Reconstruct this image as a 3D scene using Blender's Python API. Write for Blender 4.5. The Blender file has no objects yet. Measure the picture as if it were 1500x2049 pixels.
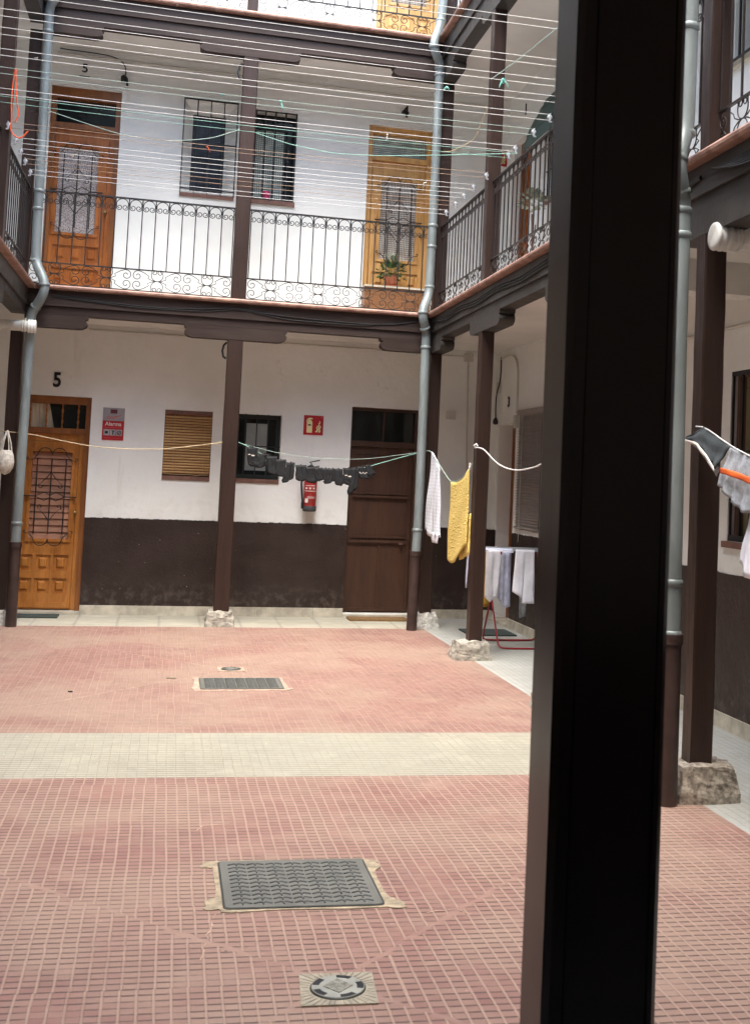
import bpy, bmesh, math, random
from mathutils import Vector, Matrix
random.seed(7)
S = bpy.context.scene
C = S.collection
PI = math.pi
R = math.radians

# ---------------------------------------------------------------- mesh helpers
class MB:
    def __init__(self):
        self.v = []; self.f = []; self.s = []; self.m = []
    def add(self, verts, faces, smooth=False, mi=0):
        b = len(self.v)
        self.v += [tuple(p) for p in verts]
        for f in faces:
            self.f.append([b + i for i in f]); self.s.append(smooth); self.m.append(mi)
        return self
    def box(self, x0, x1, y0, y1, z0, z1, mi=0):
        v = [(x0,y0,z0),(x1,y0,z0),(x1,y1,z0),(x0,y1,z0),(x0,y0,z1),(x1,y0,z1),(x1,y1,z1),(x0,y1,z1)]
        return self.add(v, [(0,3,2,1),(4,5,6,7),(0,1,5,4),(1,2,6,5),(2,3,7,6),(3,0,4,7)], False, mi)
    def bbox(self, x0, x1, y0, y1, z0, z1, b=.006):
        # box with bevelled vertical edges and top/bottom rims
        pts = [(x0+b,y0),(x1-b,y0),(x1,y0+b),(x1,y1-b),(x1-b,y1),(x0+b,y1),(x0,y1-b),(x0,y0+b)]
        v = [(x,y,z0) for x,y in pts] + [(x,y,z1) for x,y in pts]
        f = [(i,(i+1)%8,8+(i+1)%8,8+i) for i in range(8)] + [tuple(reversed(range(8))), tuple(range(8,16))]
        return self.add(v, f)
    def quad(self, a, b, c, d, mi=0):
        return self.add([a,b,c,d], [(0,1,2,3)], False, mi)
    def tube(self, pts, r, n=6, closed=False, mi=0, rr=None, smooth=True):
        pts = [Vector(p) for p in pts]
        k = len(pts)
        if k < 2: return self
        rings = []
        up = None
        for i, p in enumerate(pts):
            if closed: t = pts[(i+1) % k] - pts[i-1]
            elif i == 0: t = pts[1] - p
            elif i == k-1: t = p - pts[i-1]
            else: t = (pts[i+1] - p).normalized() + (p - pts[i-1]).normalized()
            if t.length < 1e-9: t = Vector((0,0,1))
            t.normalize()
            if up is None:
                up = Vector((0,0,1)) if abs(t.z) < .9 else Vector((1,0,0))
            a = t.cross(up)
            if a.length < 1e-6: a = t.cross(Vector((0,1,0)))
            a.normalize(); b = a.cross(t).normalized(); up = b
            rad = rr[i] if rr else r
            rings.append([p + (a*math.cos(2*PI*j/n) + b*math.sin(2*PI*j/n))*rad for j in range(n)])
        v = [q for g in rings for q in g]
        f = []
        m = k if closed else k-1
        for i in range(m):
            i2 = (i+1) % k
            for j in range(n):
                j2 = (j+1) % n
                f.append((i*n+j, i*n+j2, i2*n+j2, i2*n+j))
        self.add(v, f, smooth, mi)
        if not closed:
            self.add(rings[0], [tuple(range(n))], False, mi)
            self.add(rings[-1], [tuple(reversed(range(n)))], False, mi)
        return self
    def lathe(self, prof, c=(0,0,0), n=24, axis='z', mi=0, smooth=True):
        v = []; f = []
        k = len(prof)
        for r, h in prof:
            for j in range(n):
                a = 2*PI*j/n
                p = (r*math.cos(a), r*math.sin(a), h)
                if axis == 'x': p = (p[2], p[0], p[1])
                if axis == 'y': p = (p[0], p[2], p[1])
                v.append((p[0]+c[0], p[1]+c[1], p[2]+c[2]))
        for i in range(k-1):
            for j in range(n):
                j2 = (j+1) % n
                f.append((i*n+j, i*n+j2, (i+1)*n+j2, (i+1)*n+j))
        self.add(v, f, smooth, mi)
        self.add(v[:n], [tuple(reversed(range(n)))], False, mi)
        self.add(v[-n:], [tuple(range(n))], False, mi)
        return self
    def prism(self, poly, y0, y1, mi=0):
        # polygon in (x,z), extruded in y
        n = len(poly)
        v = [(x,y0,z) for x,z in poly] + [(x,y1,z) for x,z in poly]
        f = [tuple(range(n)), tuple(reversed(range(n,2*n)))] + [(i,n+i,n+(i+1)%n,(i+1)%n) for i in range(n)]
        return self.add(v, f, False, mi)
    def flat(self, poly, z0, z1, mi=0):
        n = len(poly)
        v = [(x,y,z0) for x,y in poly] + [(x,y,z1) for x,y in poly]
        f = [tuple(reversed(range(n))), tuple(range(n,2*n))] + [(i,(i+1)%n,n+(i+1)%n,n+i) for i in range(n)]
        return self.add(v, f, False, mi)
    def panel(self, u0, u1, z0, z1, holes, y0=0., y1=.3, mi=0):
        # a slab in the x-z plane (front y0, back y1) with rectangular holes
        us = sorted(set([u0,u1] + [h[0] for h in holes] + [h[1] for h in holes]))
        zs = sorted(set([z0,z1] + [h[2] for h in holes] + [h[3] for h in holes]))
        us = [u for u in us if u0 <= u <= u1]; zs = [z for z in zs if z0 <= z <= z1]
        def inh(u, z): return any(h[0] < u < h[1] and h[2] < z < h[3] for h in holes)
        for i in range(len(us)-1):
            for j in range(len(zs)-1):
                a,b,c,d = us[i],us[i+1],zs[j],zs[j+1]
                if inh((a+b)/2,(c+d)/2): continue
                self.quad((a,y0,c),(b,y0,c),(b,y0,d),(a,y0,d),mi)
                self.quad((a,y1,d),(b,y1,d),(b,y1,c),(a,y1,c),mi)
        for h in holes:
            a,b = max(h[0],u0),min(h[1],u1); c,d = max(h[2],z0),min(h[3],z1)
            if a>=b or c>=d: continue
            if h[0]>u0: self.quad((a,y0,c),(a,y0,d),(a,y1,d),(a,y1,c),mi)
            if h[1]<u1: self.quad((b,y0,d),(b,y0,c),(b,y1,c),(b,y1,d),mi)
            if h[2]>z0: self.quad((b,y0,c),(a,y0,c),(a,y1,c),(b,y1,c),mi)
            if h[3]<z1: self.quad((a,y0,d),(b,y0,d),(b,y1,d),(a,y1,d),mi)
        self.quad((u0,y0,z0),(u0,y0,z1),(u0,y1,z1),(u0,y1,z0),mi)
        self.quad((u1,y0,z1),(u1,y0,z0),(u1,y1,z0),(u1,y1,z1),mi)
        self.quad((u0,y0,z1),(u1,y0,z1),(u1,y1,z1),(u0,y1,z1),mi)
        self.quad((u1,y0,z0),(u0,y0,z0),(u0,y1,z0),(u1,y1,z0),mi)
        return self
    def build(self, name, mats, parent=None, loc=(0,0,0), rotz=0, label=None, weld=False):
        me = bpy.data.meshes.new(name)
        me.from_pydata(self.v, [], self.f)
        me.polygons.foreach_set('use_smooth', self.s)
        if not isinstance(mats, (list, tuple)): mats = [mats]
        for m in mats: me.materials.append(m)
        if len(mats) > 1: me.polygons.foreach_set('material_index', self.m)
        me.update()
        bm = bmesh.new(); bm.from_mesh(me)
        if weld: bmesh.ops.remove_doubles(bm, verts=bm.verts, dist=1e-5)
        bmesh.ops.recalc_face_normals(bm, faces=bm.faces)
        bm.to_mesh(me); bm.free()
        o = bpy.data.objects.new(name, me); C.objects.link(o)
        o.location = loc; o.rotation_euler = (0,0,rotz)
        if parent: o.parent = parent
        if label: o['label'] = label
        return o

def thing(name, label, cat, loc=(0,0,0), rotz=0, group=None):
    o = bpy.data.objects.new(name, None); C.objects.link(o)
    o.empty_display_size = .1
    o.location = loc; o.rotation_euler = (0,0,rotz)
    o['label'] = label; o['category'] = cat
    if group: o['group'] = group
    return o
def tag(o, label, cat, group=None):
    o['label'] = label; o['category'] = cat
    if group: o['group'] = group
    return o
def struct(o):
    o['kind'] = 'structure'; return o
def dup(root, loc, rotz, label):
    r = root.copy(); C.objects.link(r); r.location = loc; r.rotation_euler = (0,0,rotz); r['label'] = label
    for ch in list(root.children):
        c = ch.copy(); C.objects.link(c); c.parent = r
        for g in ch.children:
            d = g.copy(); C.objects.link(d); d.parent = c
    return r

# ---------------------------------------------------------------- materials
class NT:
    def __init__(self, name):
        self.mat = bpy.data.materials.new(name); self.mat.use_nodes = True
        self.t = self.mat.node_tree; self.t.nodes.clear()
        self.out = self.n('ShaderNodeOutputMaterial'); self.b = self.n('ShaderNodeBsdfPrincipled')
        self.t.links.new(self.b.outputs[0], self.out.inputs[0])
        self._p = None
    def n(self, k, **kw):
        x = self.t.nodes.new(k)
        for a, v in kw.items(): setattr(x, a, v)
        return x
    def l(self, a, b): self.t.links.new(a, b)
    def pos(self):
        if self._p is None:
            self._p = self.n('ShaderNodeTexCoord').outputs['Object']
        return self._p
    def scale(self, sx, sy, sz, src=None):
        m = self.n('ShaderNodeMapping'); m.inputs['Scale'].default_value = (sx,sy,sz)
        self.l(src or self.pos(), m.inputs['Vector']); return m.outputs[0]
    def noise(self, sc, detail=4, rough=.55, src=None, dist=0):
        x = self.n('ShaderNodeTexNoise'); x.inputs['Scale'].default_value = sc
        x.inputs['Detail'].default_value = detail; x.inputs['Roughness'].default_value = rough
        x.inputs['Distortion'].default_value = dist
        self.l(src or self.pos(), x.inputs['Vector']); return x.outputs['Fac']
    def voro(self, sc, src=None, out='Distance'):
        x = self.n('ShaderNodeTexVoronoi'); x.inputs['Scale'].default_value = sc
        self.l(src or self.pos(), x.inputs['Vector']); return x.outputs[out]
    def m(self, op, a, b=None, c=None, clamp=False):
        x = self.n('ShaderNodeMath', operation=op); x.use_clamp = clamp
        for i, q in enumerate((a,b,c)):
            if q is None: continue
            if isinstance(q, (int,float)): x.inputs[i].default_value = q
            else: self.l(q, x.inputs[i])
        return x.outputs[0]
    def mr(self, v, a, b, c=0., d=1., smooth=True):
        x = self.n('ShaderNodeMapRange'); x.interpolation_type = 'SMOOTHSTEP' if smooth else 'LINEAR'
        self.l(v, x.inputs[0])
        for i, q in enumerate((a,b,c,d)): x.inputs[i+1].default_value = q
        return x.outputs[0]
    def mix(self, f, a, b, mode='MIX'):
        x = self.n('ShaderNodeMix', data_type='RGBA', blend_type=mode)
        for i, q in ((0,f),(6,a),(7,b)):
            if isinstance(q, (int,float)): x.inputs[i].default_value = q
            elif isinstance(q, tuple): x.inputs[i].default_value = (*q, 1)
            else: self.l(q, x.inputs[i])
        return x.outputs[2]
    def sep(self, src=None):
        x = self.n('ShaderNodeSeparateXYZ'); self.l(src or self.pos(), x.inputs[0]); return x.outputs
    def bump(self, h, strength, dist=.01):
        x = self.n('ShaderNodeBump'); x.inputs['Strength'].default_value = strength; x.inputs['Distance'].default_value = dist
        self.l(h, x.inputs['Height']); self.l(x.outputs[0], self.b.inputs['Normal'])
    def col(self, c):
        if isinstance(c, tuple): self.b.inputs['Base Color'].default_value = (*c,1)
        else: self.l(c, self.b.inputs['Base Color'])
    def rough(self, r):
        if isinstance(r, (int,float)): self.b.inputs['Roughness'].default_value = r
        else: self.l(r, self.b.inputs['Roughness'])
    def set(self, **kw):
        for k, v in kw.items(): self.b.inputs[k.replace('_',' ')].default_value = v
        return self

def simple(name, c, rough=.6, var=.25, sc=6, bump=.0, bsc=60, metal=0., spec=.5, stretch=None, c2=None):
    t = NT(name)
    src = t.scale(*stretch) if stretch else None
    n = t.noise(sc, 5, .6, src)
    c2 = c2 or tuple(max(0,x*(1-var)) for x in c)
    c1 = tuple(min(1,x*(1+var*.5)) for x in c)
    t.col(t.mix(t.mr(n,.3,.7), c2, c1)); t.rough(t.mr(n,.2,.8,rough*.85,min(1,rough*1.15)))
    t.set(Metallic=metal); t.b.inputs['Specular IOR Level'].default_value = spec
    if bump: t.bump(t.noise(bsc,4,.6,src), bump, .004)
    return t.mat

def mk_wall():
    t = NT('white_stucco')
    n1 = t.noise(.9,5,.6); n2 = t.noise(7,5,.65); n3 = t.noise(55,4,.6)
    c = t.mix(t.mr(n1,.35,.7), (.745,.755,.725), (.84,.855,.825))
    c = t.mix(t.mr(n2,.62,.8,0,.35), c, (.56,.54,.5))
    z = t.sep()[2]
    # grey rising-damp stain near the dado
    st = t.m('MULTIPLY', t.mr(z,1.0,1.5,.35,0), t.mr(n2,.45,.65))
    c = t.mix(st, c, (.6,.58,.52))
    sv = t.scale(1,1,.10); drip = t.m('MULTIPLY', t.mr(t.noise(5.5,4,.6,sv),.58,.72), t.mr(t.noise(1.3,3,.5),.45,.65,0,.30))
    c = t.mix(drip, c, (.47,.44,.38))
    ck = t.n('ShaderNodeTexVoronoi', feature='DISTANCE_TO_EDGE'); ck.inputs['Scale'].default_value = 1.1
    wv = t.n('ShaderNodeVectorMath', operation='ADD'); t.l(t.pos(), wv.inputs[0]); nn = t.n('ShaderNodeTexNoise'); nn.inputs['Scale'].default_value = 3.; t.l(t.pos(), nn.inputs['Vector']); t.l(nn.outputs['Color'], wv.inputs[1]); t.l(wv.outputs[0], ck.inputs['Vector'])
    c = t.mix(t.m('MULTIPLY', t.mr(ck.outputs['Distance'],.001,.004,.22,0), t.mr(n1,.5,.6)), c, (.40,.38,.34))
    sp = t.voro(5.); c = t.mix(t.mr(sp,.012,.03,.5,0), c, (.35,.32,.28))
    t.col(c); t.rough(.9)
    t.b.inputs['Specular IOR Level'].default_value = .2
    h = t.m('ADD', t.m('MULTIPLY', n3, .25), t.m('MULTIPLY', t.noise(14,3,.5), .9))
    t.bump(h, .35, .012); return t.mat
def mk_dado():
    t = NT('brown_painted_dado')
    n1 = t.noise(3,5,.6); n2 = t.noise(26,6,.7)
    c = t.mix(t.mr(n1,.3,.7), (.022,.0125,.0095), (.035,.0210,.0165))
    v = t.voro(9)
    c = t.mix(t.mr(v,.02,.045,.85,0), c, (.45,.42,.38))
    c = t.mix(t.mr(n2,.66,.78,0,.22), c, (.10,.08,.066))
    z = t.sep()[2]
    c = t.mix(t.m('MULTIPLY', t.mr(z,.1,.45,.6,0), t.mr(t.noise(11,5,.6),.45,.65)), c, (.10,.08,.068))
    t.b.inputs['Specular IOR Level'].default_value = .35; t.col(c); t.rough(t.mr(n1,.3,.7,.4,.62))
    h = t.m('ADD', t.m('MULTIPLY', t.noise(34,5,.65,dist=.6), .6), t.m('MULTIPLY', t.noise(8,3,.5), .8))
    t.bump(h, .8, .014); return t.mat
def mk_tiles(name, cell, joint_x, joint_y, cw, ch, jx, jy, tile=8, shear=True, gal=False):
    t = NT(name)
    X, Y, _ = t.sep()[0:3]
    nz = t.noise(1.7,3,.5)
    if shear:
        k = t.mr(Y,8.,11.5,.062,0.)
        V = t.m('ADD', Y, t.m('MULTIPLY', t.m('SUBTRACT', X, .6), k))
    else: V = Y
    wob = t.m('MULTIPLY', t.m('SUBTRACT', t.noise(1.6,2,.5), .5), .010)
    U = t.m('ADD', X, wob); V = t.m('ADD', V, wob)
    # every tile is laid very slightly off its neighbours
    wn0 = t.n('ShaderNodeTexWhiteNoise', noise_dimensions='2D'); cb0 = t.n('ShaderNodeCombineXYZ')
    t.l(t.m('FLOOR', t.m('DIVIDE', U, cw*tile)), cb0.inputs[0]); t.l(t.m('FLOOR', t.m('DIVIDE', V, ch*tile)), cb0.inputs[1])
    t.l(cb0.outputs[0], wn0.inputs[0])
    off = t.m('MULTIPLY', t.m('SUBTRACT', wn0.outputs[0], .5), .006)
    U2 = t.m('ADD', U, off)
    seam_f = None
    if shear:
        # the tiles are cut along the falls that run diagonally to each drain
        yd = t.mr(Y, 6.99, 7.01, 3.86, 9.93, False)
        dd = t.m('SUBTRACT', t.m('ABSOLUTE', t.m('SUBTRACT', Y, yd)), t.m('MULTIPLY', t.m('ABSOLUTE', t.m('SUBTRACT', X, .6)), 1.05))
        dd = t.m('ADD', dd, t.m('MULTIPLY', t.m('SUBTRACT', t.noise(5.,3,.6), .5), .10))
        U2 = t.m('ADD', U2, t.m('MULTIPLY', t.m('GREATER_THAN', dd, 0.), .021))
        seam_f = t.m('MULTIPLY', t.mr(t.m('ABSOLUTE', dd), .010, .026, 1., 0.), t.mr(t.noise(3.7,3,.6), .38, .5))
    fu = t.m('ABSOLUTE', t.m('SUBTRACT', t.m('FRACT', t.m('DIVIDE', U2, cw)), .5))
    fv = t.m('ABSOLUTE', t.m('SUBTRACT', t.m('FRACT', t.m('DIVIDE', V, ch)), .5))
    ju = t.mr(fu, .5-jx-.05, .5-jx+.05); jv = t.mr(fv, .5-jy-.05, .5-jy+.05)
    worn = t.mr(t.noise(3.1,4,.6), .36, .5, .35, 1.)
    jv = t.m('MULTIPLY', jv, worn)
    wornx = t.mr(t.noise(2.3,5,.6,src=t.scale(1.3,.9,1)), .3, .5, .45, 1.)
    juc = t.m('MULTIPLY', ju, wornx)
    if shear:
        jv = t.m('MULTIPLY', jv, t.mr(Y, 6.5, 8.2, 1., .5)); juc = t.m('MULTIPLY', juc, t.mr(Y, 6.5, 8.5, 1., .55))
    if seam_f is not None:
        inv = t.m('SUBTRACT', 1., seam_f)
        ju = t.m('MULTIPLY', ju, inv); jv = t.m('MULTIPLY', jv, inv); juc = t.m('MULTIPLY', juc, inv)
    tv = wn0.outputs[0]
    big = t.noise(.55,5,.65); mid = t.noise(4.5,6,.7); fine = t.noise(160,2,.6)
    a, b, c3 = cell
    c = t.mix(t.mr(big,.35,.65), a, b)
    c = t.mix(t.mr(mid,.42,.72,0,.55), c, c3)
    c = t.mix(t.m('MULTIPLY', tv, .4), c, a)
    grime = t.m('MULTIPLY', t.mr(t.noise(1.15,6,.72),.46,.68), .55); c = t.mix(grime, c, tuple(q*.62 for q in b))
    cellw = t.n('ShaderNodeTexWhiteNoise', noise_dimensions='2D'); cb1 = t.n('ShaderNodeCombineXYZ'); t.l(t.m('FLOOR', t.m('DIVIDE', U2, cw)), cb1.inputs[0]); t.l(t.m('FLOOR', t.m('DIVIDE', V, ch)), cb1.inputs[1]); t.l(cb1.outputs[0], cellw.inputs[0])
    c = t.mix(t.m('MULTIPLY', cellw.outputs[0], .28), c, tuple(min(1,q*1.35) for q in c3))
    c = t.mix(t.mr(fine,.3,.7,0,.22), c, tuple(q*.72 for q in a))
    tan = t.mr(t.noise(.8,4,.6), .40, .60, 0, .70)
    c = t.mix(tan, c, c3)
    if seam_f is not None: c = t.mix(t.m('MULTIPLY', seam_f, .22), c, joint_x)
    c = t.mix(t.m('MULTIPLY', jv, .9), c, joint_y)
    c = t.mix(t.m('MULTIPLY', juc, .85), c, joint_x)
    sp = t.voro(6.3); c = t.mix(t.mr(sp,.02,.05,.7,0), c, tuple(min(1,q*1.7) for q in b))
    sp2 = t.voro(3.1, src=t.scale(1,1.2,1)); c = t.mix(t.mr(sp2,.012,.03,.8,0), c, (.05,.04,.035))
    t.col(c); t.rough(t.mr(mid,.3,.7,.55,.8))
    h = t.m('SUBTRACT', 1., t.m('MAXIMUM', t.m('MULTIPLY', ju, .6), jv))
    h = t.m('ADD', h, t.m('MULTIPLY', t.noise(40,4,.6), .35))
    t.bump(h, .75, .006); return t.mat
def mk_wood(name, a, b, rough=.45, ax='z', sc=9, spec=.4, knots=True):
    t = NT(name)
    st = {'z':(1,1,.12),'x':(.12,1,1),'y':(1,.12,1)}[ax]
    src = t.scale(*st)
    n = t.noise(sc,5,.6,src,dist=.8); n2 = t.noise(sc*7,4,.65,src,dist=.3)
    c = t.mix(t.mr(n,.32,.68), a, b)
    c = t.mix(t.mr(n2,.45,.75,0,.45), c, tuple(q*.55 for q in a))
    if knots:
        kn = t.voro(3.4, src=t.scale(1,1,.45))
        c = t.mix(t.mr(kn,.03,.075,.8,0), c, tuple(q*.35 for q in a))
    t.col(c); t.rough(t.mr(n2,.3,.7,rough*.8,rough*1.25)); t.b.inputs['Specular IOR Level'].default_value = spec
    t.bump(n2, .25, .002); return t.mat
def mk_beam(name, ax, a=(.033,.0200,.0155), b=(.054,.036,.029), scratch=(.20,.185,.17)):
    t = NT(name)
    st = {'z':(1,1,.1),'x':(.1,1,1),'y':(1,.1,1)}[ax]
    n = t.noise(7,5,.6,t.scale(*st),dist=.5); n2 = t.noise(30,5,.65,t.scale(*st))
    c = t.mix(t.mr(n,.3,.7), a, b)
    w = t.m('MULTIPLY', t.mr(t.noise(2.6,6,.72), .60, .70), t.mr(n2,.45,.6))
    c = t.mix(t.m('MULTIPLY', w, .55), c, scratch)
    t.col(c); t.rough(t.mr(n,.3,.7,.45,.65)); t.b.inputs['Specular IOR Level'].default_value = .3
    t.bump(t.m('ADD', n2, n), .45, .006); return t.mat
def mk_lattice(name, dark, light, px, pz, fx, fz, ax=0):
    t = NT(name); s = t.sep()
    fu = t.m('ABSOLUTE', t.m('SUBTRACT', t.m('FRACT', t.m('DIVIDE', s[ax], px)), .5))
    fv = t.m('ABSOLUTE', t.m('SUBTRACT', t.m('FRACT', t.m('DIVIDE', s[2], pz)), .5))
    k = t.m('MULTIPLY', t.mr(fu, fx+.08, fx-.08), t.mr(fv, fz+.08, fz-.08))
    k = t.m('MULTIPLY', k, t.mr(t.noise(7,4,.6), .3, .6, .35, 1))
    t.col(t.mix(k, dark, light)); t.rough(.55); return t.mat

M = {}
M['wall'] = mk_wall(); M['dado'] = mk_dado()
M['red'] = mk_tiles('red_ribbed_tiles', ((.212,.100,.084),(.250,.134,.112),(.290,.205,.155)), (.335,.232,.182), (.075,.044,.036), .0503,.0440,.085,.105)
M['pale'] = mk_tiles('pale_ribbed_tiles', ((.30,.285,.225),(.35,.335,.265),(.285,.28,.23)), (.29,.27,.205), (.145,.13,.095), .0503,.0440,.06,.10)
M['grey'] = mk_tiles('grey_ribbed_tiles', ((.36,.375,.36),(.43,.445,.425),(.32,.325,.295)), (.30,.29,.25), (.33,.32,.28), .0503,.0440,.07,.07, shear=False)
M['slab'] = mk_tiles('beige_gallery_slabs', ((.37,.355,.29),(.44,.42,.345),(.31,.30,.24)), (.20,.19,.155), (.24,.225,.18), .41,.31,.018,.016, tile=1, shear=False)
M['ground'] = simple('concrete_ground', (.3,.28,.25), .9)
M['stone'] = simple('rough_granite', (.38,.36,.30), .85, .3, 26, .6, 30, c2=(.20,.185,.16))
M['stone2'] = simple('brown_limestone', (.35,.315,.26), .9, .5, 34, .7, 34, c2=(.12,.10,.08))
M['stone3'] = simple('whitewashed_stone', (.58,.575,.53), .85, .35, 28, .8, 30, c2=(.36,.35,.31))
M['plinth'] = simple('pale_stone_skirting', (.52,.48,.39), .8, .3, 5, .5, 25, c2=(.33,.30,.24))
M['beamx'] = mk_beam('painted_beam_x','x'); M['beamy'] = mk_beam('painted_beam_y','y', (.040,.035,.031),(.070,.063,.057))
M['post'] = mk_wood('brown_post_paint', (.028,.0142,.0102), (.042,.0230,.0172), .45, 'z', 6, .32, False)
M['postfg'] = simple('brown_gloss_post', (.018,.0095,.006), .26, .25, 3, .12, 40, spec=.5, stretch=(1,1,.08))
M['tile_edge'] = simple('terracotta_nosing', (.37,.225,.175), .6, .4, 9, .3, 40, c2=(.22,.115,.085))
M['iron'] = simple('black_iron', (.022,.021,.022), .5, .3, 20, .3, 90, .3)
M['irondk'] = simple('brown_black_iron', (.030,.022,.020), .45, .3, 20, .3, 90, .3)
M['galv'] = simple('galvanised_pipe', (.225,.262,.262), .5, .25, 5, .15, 50, .2, c2=(.15,.175,.175), stretch=(1,1,.25))
M['pipebrown'] = simple('brown_cast_iron_pipe', (.045,.026,.022), .4, .3, 9, .2, 60)
M['pvc'] = simple('white_pvc', (.80,.80,.76), .35, .2, 6, c2=(.50,.49,.42))
M['oak1'] = mk_wood('varnished_orange_pine', (.35,.128,.026), (.50,.205,.050), .3)
M['oak1x'] = mk_wood('varnished_orange_pine_rail', (.40,.155,.030), (.56,.255,.060), .3, 'x')
M['oak2'] = mk_wood('varnished_red_pine', (.29,.088,.020), (.43,.150,.038), .3)
M['oak3'] = mk_wood('varnished_honey_pine', (.50,.26,.080), (.66,.38,.14), .32)
M['oak4'] = mk_wood('pale_honey_pine', (.60,.36,.14), (.74,.48,.22), .32)
M['frame1'] = mk_wood('dark_door_frame', (.20,.070,.020), (.30,.115,.034), .35)
M['brownboard'] = mk_wood('brown_varnished_boards', (.16,.072,.030), (.24,.115,.05), .4, 'x')
M['browndoor'] = mk_wood('dark_brown_door_paint', (.050,.0215,.0115), (.072,.032,.0175), .45, 'z', 5, .45, False)
M['glass'] = simple('dark_glass', (.016,.020,.018), .12, .3, 3, spec=.45)
M['glassy'] = simple('frosted_ochre_glass', (.24,.22,.13), .3, .2, 4, spec=.6)
M['louver'] = simple('shutter_slats_behind_glass', (.42,.21,.13), .8, .3, 5, stretch=(.3,1,1))
def mk_lace():
    t = NT('patterned_glass'); v = t.voro(95); n = t.noise(60,4,.7)
    t.col(t.mix(t.mr(v,.25,.6), (.16,.115,.095), (.52,.47,.44))); t.rough(t.mr(n,.3,.7,.15,.5)); t.bump(v,.5,.004); return t.mat
M['lace'] = mk_lace()
M['lattice'] = mk_lattice('lace_curtain_lattice', (.17,.115,.075), (.68,.68,.62), .0175,.024,.30,.33)
M['net'] = mk_lattice('net_curtain', (.12,.17,.14), (.80,.82,.74), .023,.023,.34,.34)
M['curtain'] = simple('cream_curtain', (.55,.49,.36), .8, .35, 4, .2, 20, stretch=(5,1,.5))
M['curtgrey'] = simple('grey_curtain', (.30,.33,.31), .7, .2, 3)
M['black'] = simple('black_plastic', (.012,.012,.013), .5, .2)
M['blackmatte'] = simple('black_cotton', (.011,.012,.014), .9, .4, 30, .4, 120)
M['charcoal'] = simple('charcoal_cotton', (.045,.055,.060), .9, .3, 30, .5, 90)
M['greycloth'] = simple('grey_marl_cotton', (.36,.39,.42), .9, .3, 30, .5, 80)
M['orange'] = simple('orange_elastic', (.80,.13,.02), .7, .2)
M['white'] = simple('white_cotton', (.78,.80,.88), .9, .1, 12, .3, 60)
M['whiteblue'] = simple('blue_white_cotton', (.56,.60,.76), .9, .2, 18, .4, 60)
def mk_shirt():
    t = NT('striped_white_shirt'); s = t.sep()
    w = t.n('ShaderNodeTexWave'); w.inputs['Scale'].default_value = 9; w.inputs['Distortion'].default_value = 3.; w.bands_direction='Z'
    t.l(t.pos(), w.inputs['Vector'])
    t.col(t.mix(t.mr(w.outputs['Fac'],.80,.97,0,.35), (.72,.76,.82), (.36,.40,.50))); t.rough(.9); t.bump(t.noise(25,4,.6),.4,.01); return t.mat
M['shirt'] = mk_shirt()
def mk_towel():
    t = NT('yellow_towel'); n = t.noise(70,4,.75); v = t.voro(55)
    t.col(t.mix(t.mr(n,.5,.66,0,.8), (.72,.55,.16), (.54,.36,.08))); t.rough(.95); t.bump(v,.8,.01); return t.mat
M['towel'] = mk_towel()
M['mustard'] = simple('mustard_cloth', (.40,.24,.03), .9)
M['redpaint'] = simple('red_enamel', (.27,.010,.018), .35, .2)
M['redcyl'] = simple('red_extinguisher_paint', (.36,.03,.03), .3, .2)
M['paper'] = simple('white_print', (.72,.66,.60), .6, .15, 30)
M['signred'] = simple('sign_red', (.42,.010,.018), .4, .15)
M['signgrey'] = simple('sign_grey', (.33,.33,.34), .45, .15)
M['signdark'] = simple('sign_dark_red', (.12,.02,.03), .5, .1)
M['signpink'] = simple('faded_red_print', (.55,.12,.13), .5, .1)
M['signyellow'] = simple('luminescent_yellow', (.78,.76,.40), .5, .06)
M['rope_w'] = simple('white_rope', (.62,.62,.60), .8, .2, 40)
M['rope_c'] = simple('cream_rope', (.62,.50,.30), .8, .2, 40)
M['rope_g'] = simple('green_rope', (.22,.42,.35), .8, .3, 40)
M['rope_lg'] = simple('pale_green_rope', (.32,.42,.37), .8, .2, 40)
M['rope_b'] = simple('brown_rope', (.34,.24,.17), .8, .3, 40)
M['rope_o'] = simple('orange_cord', (.85,.12,.03), .6, .2)
M['knot'] = simple('turquoise_rag', (.22,.58,.50), .9, .3, 60, .5, 80)
M['pulley'] = simple('white_plastic_pulley', (.36,.38,.40), .5, .15)
M['bamboo'] = mk_wood('bamboo_slats', (.42,.25,.10), (.60,.39,.17), .5, 'x', 8, .3, False)
M['sill'] = simple('brown_clay_sill', (.17,.085,.062), .6, .3, 12)
M['slat'] = simple('mauve_grey_slats', (.34,.30,.28), .5, .15)
M['matdark'] = simple('dark_doormat', (.035,.050,.046), .95, .3, 60, .6, 120)
M['matbrown'] = simple('coir_doormat', (.20,.115,.045), .95, .3, 60, .6, 120)
M['clay'] = simple('terracotta_pot', (.46,.16,.08), .7, .25)
M['pink'] = simple('pink_plastic', (.62,.05,.16), .4, .1)
M['leaf'] = simple('green_leaves', (.055,.115,.035), .5, .5, 9, c2=(.025,.06,.02))
M['leafw'] = simple('pale_leaves', (.30,.33,.24), .6, .3, 9)
M['shade'] = simple('green_canvas', (.085,.135,.115), .8, .3, 5, .3, 30)
M['iron_cover'] = simple('cast_iron_cover', (.125,.127,.112), .62, .3, 6, .5, 90, .15, c2=(.11,.112,.098))
M['iron_rib'] = simple('cast_iron_ribs', (.050,.053,.049), .5, .3, 10, .3, 90, .3)
M['mortar'] = simple('yellow_mortar', (.33,.275,.19), .9, .4, 22, .8, 50)
M['seam'] = simple('pink_mortar_seam', (.44,.30,.23), .9, .4, 22, .5, 60)
M['drainstone'] = simple('ribbed_drain_stone', (.31,.28,.215), .85, .25, 20, .5, 60)
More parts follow.
